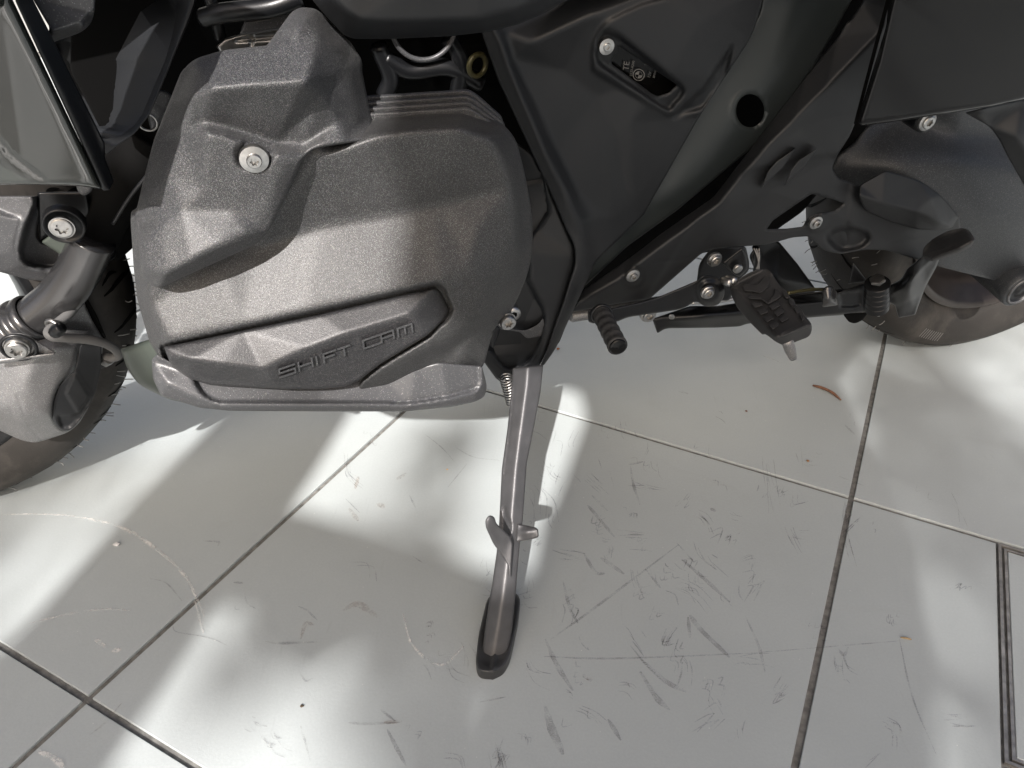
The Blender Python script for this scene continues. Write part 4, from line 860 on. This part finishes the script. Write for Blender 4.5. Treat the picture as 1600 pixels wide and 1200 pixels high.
# ---- side stand
FT = G(776, 1046, .012); SA = np.array([FT[0], FT[1], .0]); TOPP = P(826, 600, .25)
axv = TOPP - SA; axv /= np.linalg.norm(axv)
nst = np.cross(np.array([1.0, 0, 0]), axv); nst /= np.linalg.norm(nst)
if nst @ (CAM - SA) < 0: nst = -nst
STP = (SA, nst)
stand_ol = [(752, 1030), (757, 990), (764, 940), (768, 920), (776, 863), (780, 815), (784, 733), (793, 668), (800, 600), (801, 575), (849, 570), (845, 610), (836, 660), (823, 725), (817, 811, 3), (813, 842), (806, 925), (800, 985), (790, 1032)]
stand_ctrl = [[(752, 1030, -.010), (757, 990, -.006), (764, 940, .000), (768, 920, .003), (776, 863, .004), (780, 815, .004), (784, 733, .004), (793, 668, .004), (800, 600, .004), (801, 570, .004)],
              [(768, 1040, -.006), (777, 985, .004), (786, 930, .012), (794, 863, .015), (799, 815, .016), (806, 733, .016), (814, 668, .016), (823, 600, .017), (825, 570, .017)],
              [(790, 1032, -.010), (800, 985, -.004), (806, 925, .004), (813, 842, .006), (817, 811, .006), (823, 725, .006), (836, 660, .006), (845, 610, .006), (849, 570, .006)]]
st = pp('side_stand', stand_ol, stand_ctrl, 'stand', plane=STP, step=2.5, blur=2.2, rnd=(3, .003), thick=.018, ext=-nst, r=2,
        feats=[('line', [(803, 600), (797, 668), (788, 740)], 1.2, -.0012), ('poly', [(788, 790, 2), (800, 822, 6), (795, 840), (784, 838), (783, 800)], -.004, 1)])
foot_ol = [(765, 931, 8), (760, 940, 8), (748, 990), (743, 1035, 14), (748, 1049, 10), (768, 1052, 12), (787, 1044, 10), (797, 1024, 10), (809, 968), (813, 936, 8), (807, 926, 8)]
FP = (np.zeros(3), np.array([0, 0, 1.0]))
pp('stand_foot', foot_ol, .013, 'footm', par=st, plane=FP, step=3, thick=.0125, ext=(0, 0, -1), rnd=(4, .003), r=6,
   feats=[('poly', [(768, 938), (757, 985), (752, 1036, 8), (768, 1040), (788, 1030, 8), (799, 980), (806, 938)], -.0025, 1.5), ('line', [(786, 930), (776, 1000), (770, 1048)], 2.5, .004)])
tk = [(759, 824, 4), (758, 812, 5), (765, 804, 5), (773, 808, 4), (775, 817, 3), (786, 828), (797, 838, 2), (801, 850, 3), (799, 885, 3), (797, 905, 3), (794, 884), (786, 870, 4), (771, 850, 4)]
pp('stand_hook', tk, [(765, 810, .062), (760, 824, .058), (775, 830, .046), (798, 842, .030), (797, 885, .022), (786, 870, .026)], 'stand', par=st, plane=STP, step=2.5, rnd=(2.5, .003), thick=.008)
pp('stand_stop', [(808, 818, 3), (819, 820, 4), (837, 824, 2), (841, 827, 2), (842, 838, 2), (838, 841, 3), (818, 845, 4), (806, 847, 3)], [(806, 832, .012), (842, 830, .02), (820, 820, .012), (825, 832, .022), (820, 845, .010)], 'stand', par=st, plane=STP, step=2.5, rnd=(3, .003), thick=.012)
sp0, sp1 = P(790, 588, .235), P(802, 632, .238); dd_ = (sp1 - sp0); Ls = np.linalg.norm(dd_); dd_ /= Ls; u_, v_, _ = frame_of(dd_)
hx = [sp0 + dd_ * Ls * t + .0062 * (math.cos(t * 2 * math.pi * 11) * u_ + math.sin(t * 2 * math.pi * 11) * v_) for t in np.linspace(0, 1, 260)]
V, Fc = tube_geo(hx, .0010, 6); link('stand_spring', V, Fc, M['steel'], bike)

# ---- front end at the left
fair = pp('front_fairing', [(-80, -60), (-8, -60), (20, 0), (161, 296, 3), (119, 290, 20), (60, 289), (0, 289), (-80, 289)], [(-80, 0, .285), (-80, 289, .280), [(8, 0, .300), (148, 280, .300)], [(20, 0, .296), (161, 296, .296)], (40, 289, .292)], 'fairing', step=5, blur=6, rnd=(7, .006), thick=.01, r=4,
          feats=[('line', [(-20, 200), (20, 245), (70, 283)], 1.5, -.0015)])
pp('fairing_trim', [(24, -30), (44, -40), (52, 0), (88, 71), (164, 224, 4), (164, 246, 3), (178, 283, 3), (171, 297, 2), (161, 298, 2), (24, 2)], [(24, 0, .298), (52, 0, .288), (100, 150, .297), (125, 150, .288), (165, 290, .296), (178, 284, .288)], 'plastic', step=4, blur=2, rnd=(3, .003), thick=.02, r=2)
pp('fairing_bracket', [(45, -20), (150, -20), (148, 18, 12), (142, 38, 10), (126, 51, 8), (78, 68, 3), (74, 66, 3), (77, 42, 3), (52, 0)], [(60, 0, .27), (77, 42, .275), (125, 36, .275), (140, 20, .272), (80, 50, .277), (128, 42, .277), (75, 67, .262), (126, 51, .262), (147, 25, .262)], 'guard', step=3, blur=1.5, rnd=(3, .002))
pp('radiator_shroud', [(60, -40), (320, -40), (307, 0), (295, 34), (272, 88), (255, 130), (235, 178), (210, 210, 14), (181, 230), (166, 242, 3), (140, 200), (80, 60)], [(100, 0, .15), (241, 82, .16), (266, 0, .16), (204, 184, .165), (150, 215, .17), (150, 100, .15), (300, 0, .205), (262, 110, .205), (235, 175, .205), (212, 207, .205), (181, 229, .2)], 'plastic', step=5, blur=3, rnd=(3, .003),
   feats=[('poly', [(266, -40), (266, 0), (241, 82), (227, 127), (204, 184, 12), (164, 215), (120, 180), (60, 0), (60, -40)], -.03, 2)])
pp('radiator_grille', [(110, -40), (266, -40), (266, 0), (241, 82), (227, 127), (204, 184, 12), (164, 215), (110, 110)], .16, 'black', step=8, rnd=(3, .002))
pp('radiator_bracket', [(230, 180), (246, 139, 4), (260, 142), (270, 150, 4), (266, 161, 3), (255, 185), (241, 206, 4), (236, 205)], .17, 'guard', step=3, r=3)
torus('hose_union', P(231, 191, .18), O_, .0062, .0009, M['steel'])
pp('radiator_core', [(160, 230), (260, 120), (300, 60), (300, 320), (215, 330), (180, 300)], .05, 'black', step=10)
# fender
pp('front_fender', [(-60, 306), (66, 306, 3), (70, 312, 3), (60, 345), (57, 370, 8), (64, 379), (106, 396), (112, 400), (96, 424), (80, 441, 3), (45, 437), (0, 425), (-60, 408)], [(-60, 306, 0.090), (66, 307, 0.090), (-60, 322, 0.115), (55, 322, 0.115), (40, 345, 0.115), (0, 400, 0.113), (40, 410, 0.111), (0, 425, 0.105), (80, 438, 0.097), (-60, 400, 0.113)], 'guard', step=3, blur=2, rnd=(4, .004), thick=.012, r=4,
   feats=[('poly', [(66, 300), (53, 325, 4), (40, 360, 6), (33, 390, 10), (36, 408, 10), (50, 416, 6), (95, 421), (130, 400), (90, 300)], -.022, 2.2), ('line', [(-60, 333), (35, 333), (24, 375), (25, 400), (45, 420), (78, 436)], .9, -.0012)])
pp('fork_bridge', [(58, 300), (135, 300), (141, 330), (130, 372), (118, 372), (84, 362), (62, 376), (60, 345)], .10, 'metalblack', step=4, r=4)
mt = pp('fork_mount', [(70, 350, 6), (84, 336, 8), (108, 328, 12), (126, 340, 10), (130, 358, 6), (119, 371, 3), (88, 364, 4), (72, 358)], .128, 'guard', step=3, r=6)
pp('fork_cover', [(64, 378, 4), (80, 366, 6), (112, 372), (150, 392), (112, 424), (95, 421), (98, 400)], .108, 'duct', step=3)
lathe('bush_cup', P(100, 352, .130), O_, [(-.006, .0165), (.002, .016), (.003, .0145), (-.001, .0135), (-.001, .001)], M['metalblack'], mt, 36)
bolt(P(97, 355, .137), px(14, 97, 355, .13), mt, M['steel'], flange=1, head=.98, hh=.35)
pp('horn_cover', [(119, 285, 6), (146, 287, 6), (144, 300, 10), (130, 307, 10), (120, 298)], .16, 'guard', step=3, rnd=(5, .004))
fk = [(235, 215), (215, 250), (190, 290), (165, 335), (147, 372)]
tube('fork_upper', [P(a, b, .07 + i * .005) for i, (a, b) in enumerate(fk)], [.026, .024, .022, .021, .0205], M['black'])  # upper fork leg, the shade across it painted black
tube('wire', [P(250, 250, .12), P(205, 305, .12), (P(176, 350, .12))], .0015, M['metalblack'])
tube('frame_tube', [P(235, 330, .05), P(200, 355, .05), P(165, 385, .05)], .017, M['black'])
fk2 = [(146, 374), (138, 392), (122, 424), (98, 458), (66, 488), (44, 505)]
ft = tube('fork_tube', [P(a, b, .108) for a, b in fk2], [.0186, .0184, .0188, .0192, .0194, .0194], M['forkm'], seg=36)
torus('cable_tie', P(141, 383, .09), P(134, 398, .09) - P(147, 370, .09), .0208, .0014, M['plastic'], ft)
pp('cable_tie_head', [(160, 392), (168, 388), (175, 396), (170, 408), (160, 404)], .10, 'metalblack', par=ft, step=2, rnd=(2, .002), r=2)
fa = P(30, 514, .09) - P(66, 488, .09); fa /= np.linalg.norm(fa)
lathe('fork_collar', P(52, 498, .108), fa, [(-.004, .021), (-.003, .0235), (.002, .024), (.004, .0225), (.007, .0225), (.008, .0255), (.013, .026), (.015, .023), (.019, .023), (.021, .027), (.034, .028), (.044, .024)], M['forkm'], bike, 44)
cal = pp('brake_caliper', [(-60, 600), (-30, 555), (4, 527, 10), (18, 480, 14), (32, 468, 12), (60, 456), (129, 462, 4), (135, 480), (150, 508), (162, 528), (159, 560), (155, 585), (149, 612), (137, 640, 20), (122, 664, 14), (104, 677, 12), (69, 688), (55, 692, 10), (37, 689), (24, 684), (0, 673), (-60, 655)],
   [[(-60, 560, .105), (18, 480, .088), (32, 468, .088), (60, 456, .088), (129, 462, .085)], [(129, 462, .085), (150, 508, .083), (162, 528, .081), (155, 585, .080), (149, 612, .08), (137, 640, .085), (122, 664, .092)],
    [(-60, 600, .125), (0, 560, .138), (60, 552, .142), (93, 545, .138), (125, 539, .122)], [(-60, 640, .125), (0, 640, .140), (36, 650, .143), (70, 648, .141), (84, 645, .136)], [(125, 539, .122), (117, 580, .127), (94, 598, .136), (83, 628, .138), (84, 652, .134), (100, 672, .112)],
    [(-60, 655, .108), (0, 673, .106), (37, 689, .103), (69, 688, .103), (104, 677, .102)], (40, 600, .147), (50, 505, .112), (100, 500, .104), (130, 600, .088)],
   'alu', step=3, blur=6, rnd=(5, .005), thick=.02, r=6,
   feats=[('line', [(27, 617), (36, 644), (50, 671), (66, 689)], 1.3, -.0018), ('line', [(0, 619), (14, 632), (22, 655), (37, 686)], 1.1, -.0014), ('line', [(4, 575), (2, 610)], 1, -.001), ('poly', [(93, 600, 10), (83, 628, 12), (82, 650, 12), (90, 666, 8), (100, 671, 6), (111, 668, 6), (126, 652, 6), (142, 626), (150, 590), (156, 575), (125, 540), (117, 582)], -.016, 1.6)])
pp('caliper_cover', [(117, 578), (125, 539), (159, 530), (158, 575), (150, 611), (143, 628, 6), (126, 655, 10), (111, 672, 8), (99, 674, 8), (88, 666, 8), (82, 650, 12), (83, 626, 12), (94, 600)], [(117, 578, .132), (94, 600, .132), (82, 640, .134), (100, 672, .128), (143, 628, .125), (158, 560, .12), (120, 650, .128), (125, 540, .126)], 'plastic2', par=cal, step=3, rnd=(2.5, .002), thick=.004, r=4,
   feats=[('poly', [(117, 583, 2), (140, 619, 2), (122, 646, 2), (103, 614, 2)], .0035, .8), ('line', [(118, 578), (146, 620)], 1.5, .002), ('poly', [(90, 650), (110, 650), (124, 644), (142, 622), (128, 652), (110, 668), (96, 668)], -.004, 1)])
brk = pp('hose_bracket', [(4, 529, 6), (14, 521, 8), (34, 520, 8), (50, 528), (89, 552, 2), (50, 557), (-20, 566), (-10, 545)], [(4, 529, .150), (34, 522, .150), (88, 551, .152), (0, 560, .156)], 'alu', step=3, blur=1, rnd=(2.5, .002), thick=.006, r=3)
pp('mount_flange', [(-20, 563), (30, 557), (88, 551), (84, 556), (20, 566), (-20, 571)], .158, 'alu', par=brk, step=3, r=1)
bolt(P(27, 544, .156), px(15.5, 27, 544, .155), brk, M['steel'], flange=1, head=.82, hh=.5)
torus('bush_ring', P(29, 543, .156), O_, px(20, 29, 543, .155), px(2.4, 29, 543, .155), M['metalblack'], brk)
hs = [(128, 462, .095), (112, 486, .12), (90, 505, .135), (76, 518, .145), (82, 526, .15), (104, 528, .148), (140, 531, .142), (165, 537, .135), (180, 546, .128), (185, 555, .122), (176, 559, .118), (164, 557, .112)]
tube('brake_hose', [P(*q) for q in hs], px(6.3, 90, 520, .14), M['hose'], seg=14)
torus('cable_tie', P(84, 510, .142), P(76, 518, .145) - P(90, 505, .135), .0068, .0018, M['steel'], bike, 20)
tube('clamp_screw', [P(84, 521, .158), P(96, 511, .16)], [.0052, .006, .005], M['metalblack'], seg=8)
lathe('hose_nut', P(170, 560, .115), P(150, 575, .10) - P(172, 556, .12), [(0, .004), (0, .0062), (.010, .0062), (.010, .004)], M['steel'], bike, 6, False)
pp('speed_sensor', [(133, 545, 3), (150, 550), (166, 555), (168, 572), (150, 580, 4), (138, 570)], .095, 'rubber', step=3, rnd=(4, .004))
pp('fender_stay', [(126, 458, 2), (132, 458, 2), (150, 490), (166, 527, 2), (162, 530, 2), (145, 505)], .085, 'black', step=3, r=2)

# bodywork above the picture: tank, seat and fairing sides (keeps the inside of the machine dark)
def hull(name, uvL, width, m):
    """closed body: side outline on the near side, mirrored through its thickness"""
    A = np.array([P(*q) for q in uvL]); B = A - O_ * width; n = len(A)
    V = np.vstack([A, B]); Fc = [tuple(range(n)), tuple(range(2 * n - 1, n - 1, -1))] + [(i, n + i, n + (i + 1) % n, (i + 1) % n) for i in range(n)]
    return link(name, V, Fc, M[m], bike, False)
hull('fuel_tank', [(330, -45, .22), (1330, -45, .22), (1280, -330, .18), (900, -460, .14), (420, -420, .14)], .40, 'gloss')
hull('seat', [(1345, -45, .20), (1900, -60, .20), (1900, -260, .18), (1300, -300, .16)], .36, 'rubber')
hull('fairing_side', [(-260, -75, .24), (300, -50, .20), (400, -420, .16), (-200, -520, .16)], .40, 'gloss')

# unseen foliage added behind the viewer, leaf clumps placed to dapple the floor
added_tree = empty('added_tree', (1.6, -9.5, 0), 'leafy crown added out of view behind the viewer to dapple the sunlight on the tiles', 'added_tree')
TK = mat('bark', (.09, .07, .05), .9, bump=.8, bscale=40, var=.3); LFm = mat('leaf', (.05, .09, .03), .6, var=.3, vscale=3)
tube('trunk', [(1.6, -9.5, 0), (1.5, -9.3, 1.6), (1.55, -9.0, 3.2), (1.3, -8.6, 4.6)], [.17, .14, .11, .06], TK, added_tree, 14)
def leafs(n, spots):
    V = []; Fc = []
    for (u, v, r, cnt) in spots:
        c = G(u, v)
        for _ in range(cnt):
            k = rng.uniform(7.5, 10.5); a = rng.uniform(0, 6.28); rr = r * math.sqrt(rng.uniform(0, 1)); p = c + np.array([rr * math.cos(a), rr * math.sin(a) * 1.4, 0]) + SUN * k
            t1 = rng.normal(0, 1, 3); t1 /= np.linalg.norm(t1); t2 = np.cross(t1, rng.normal(0, 1, 3)); t2 /= np.linalg.norm(t2); L = rng.uniform(.03, .05); b0 = len(V)
            V += [p - t1 * L, p + t2 * L * .5, p + t1 * L, p - t2 * L * .5]; Fc.append((b0, b0 + 1, b0 + 2, b0 + 3))
    o = link('foliage', V, Fc, LFm, added_tree, False); o['kind'] = 'stuff'; return o
SP = [(690, 700, .05, 16), (1500, 800, .22, 95), (1560, 700, .28, 120), (1540, 1000, .22, 120), (1510, 1120, .16, 75), (1650, 900, .4, 200), (1700, 600, .5, 260), (1400, 600, .14, 30), (1470, 900, .10, 25), (600, 1010, .05, 18), (500, 940, .06, 20), (400, 1040, .05, 10), (30, 880, .20, 60), (120, 740, .14, 26), (-150, 900, .4, 90), (720, 1120, .07, 24), (640, 820, .06, 12),
      (1420, 620, .08, 30), (560, 1100, .05, 4)]
leafs(0, SP)
for (u, v, r, c) in SP[1:7]:
    p = G(u, v) + SUN * 9.0; tube('limb', [(1.5, -9.3, 2.2 + .002 * (u % 300)), (np.array((1.5, -9.3, 3.4)) + p) / 2, p], [.05, .03, .008], TK, added_tree, 8)

# added panel out of view, cut to throw the crisp shade on the cylinder
wi = [P(356, 52, .32), P(352, 76, .325), P(333, 136, .356), P(293, 184, .343), P(293, 212, .339), P(268, 288, .342), P(252, 323, .345), P(200, 330, .312)]
wi = np.array(wi) + SUN * .14
wo_ = np.array([wi[-1] + [-.03, .0, .0], wi[-1] + [-.11, .02, .05], wi[0] + [-.09, .04, .06], wi[0] + [-.02, .01, .05]])
W_ = np.vstack([wi, wo_]); n_ = len(W_)
link('shade_panel', np.vstack([W_, W_ + [0, .006, .008]]), [tuple(range(n_)), tuple(range(2 * n_ - 1, n_ - 1, -1))] + [(i, n_ + i, n_ + (i + 1) % n_, (i + 1) % n_) for i in range(n_)], M['plastic'], bike, False)
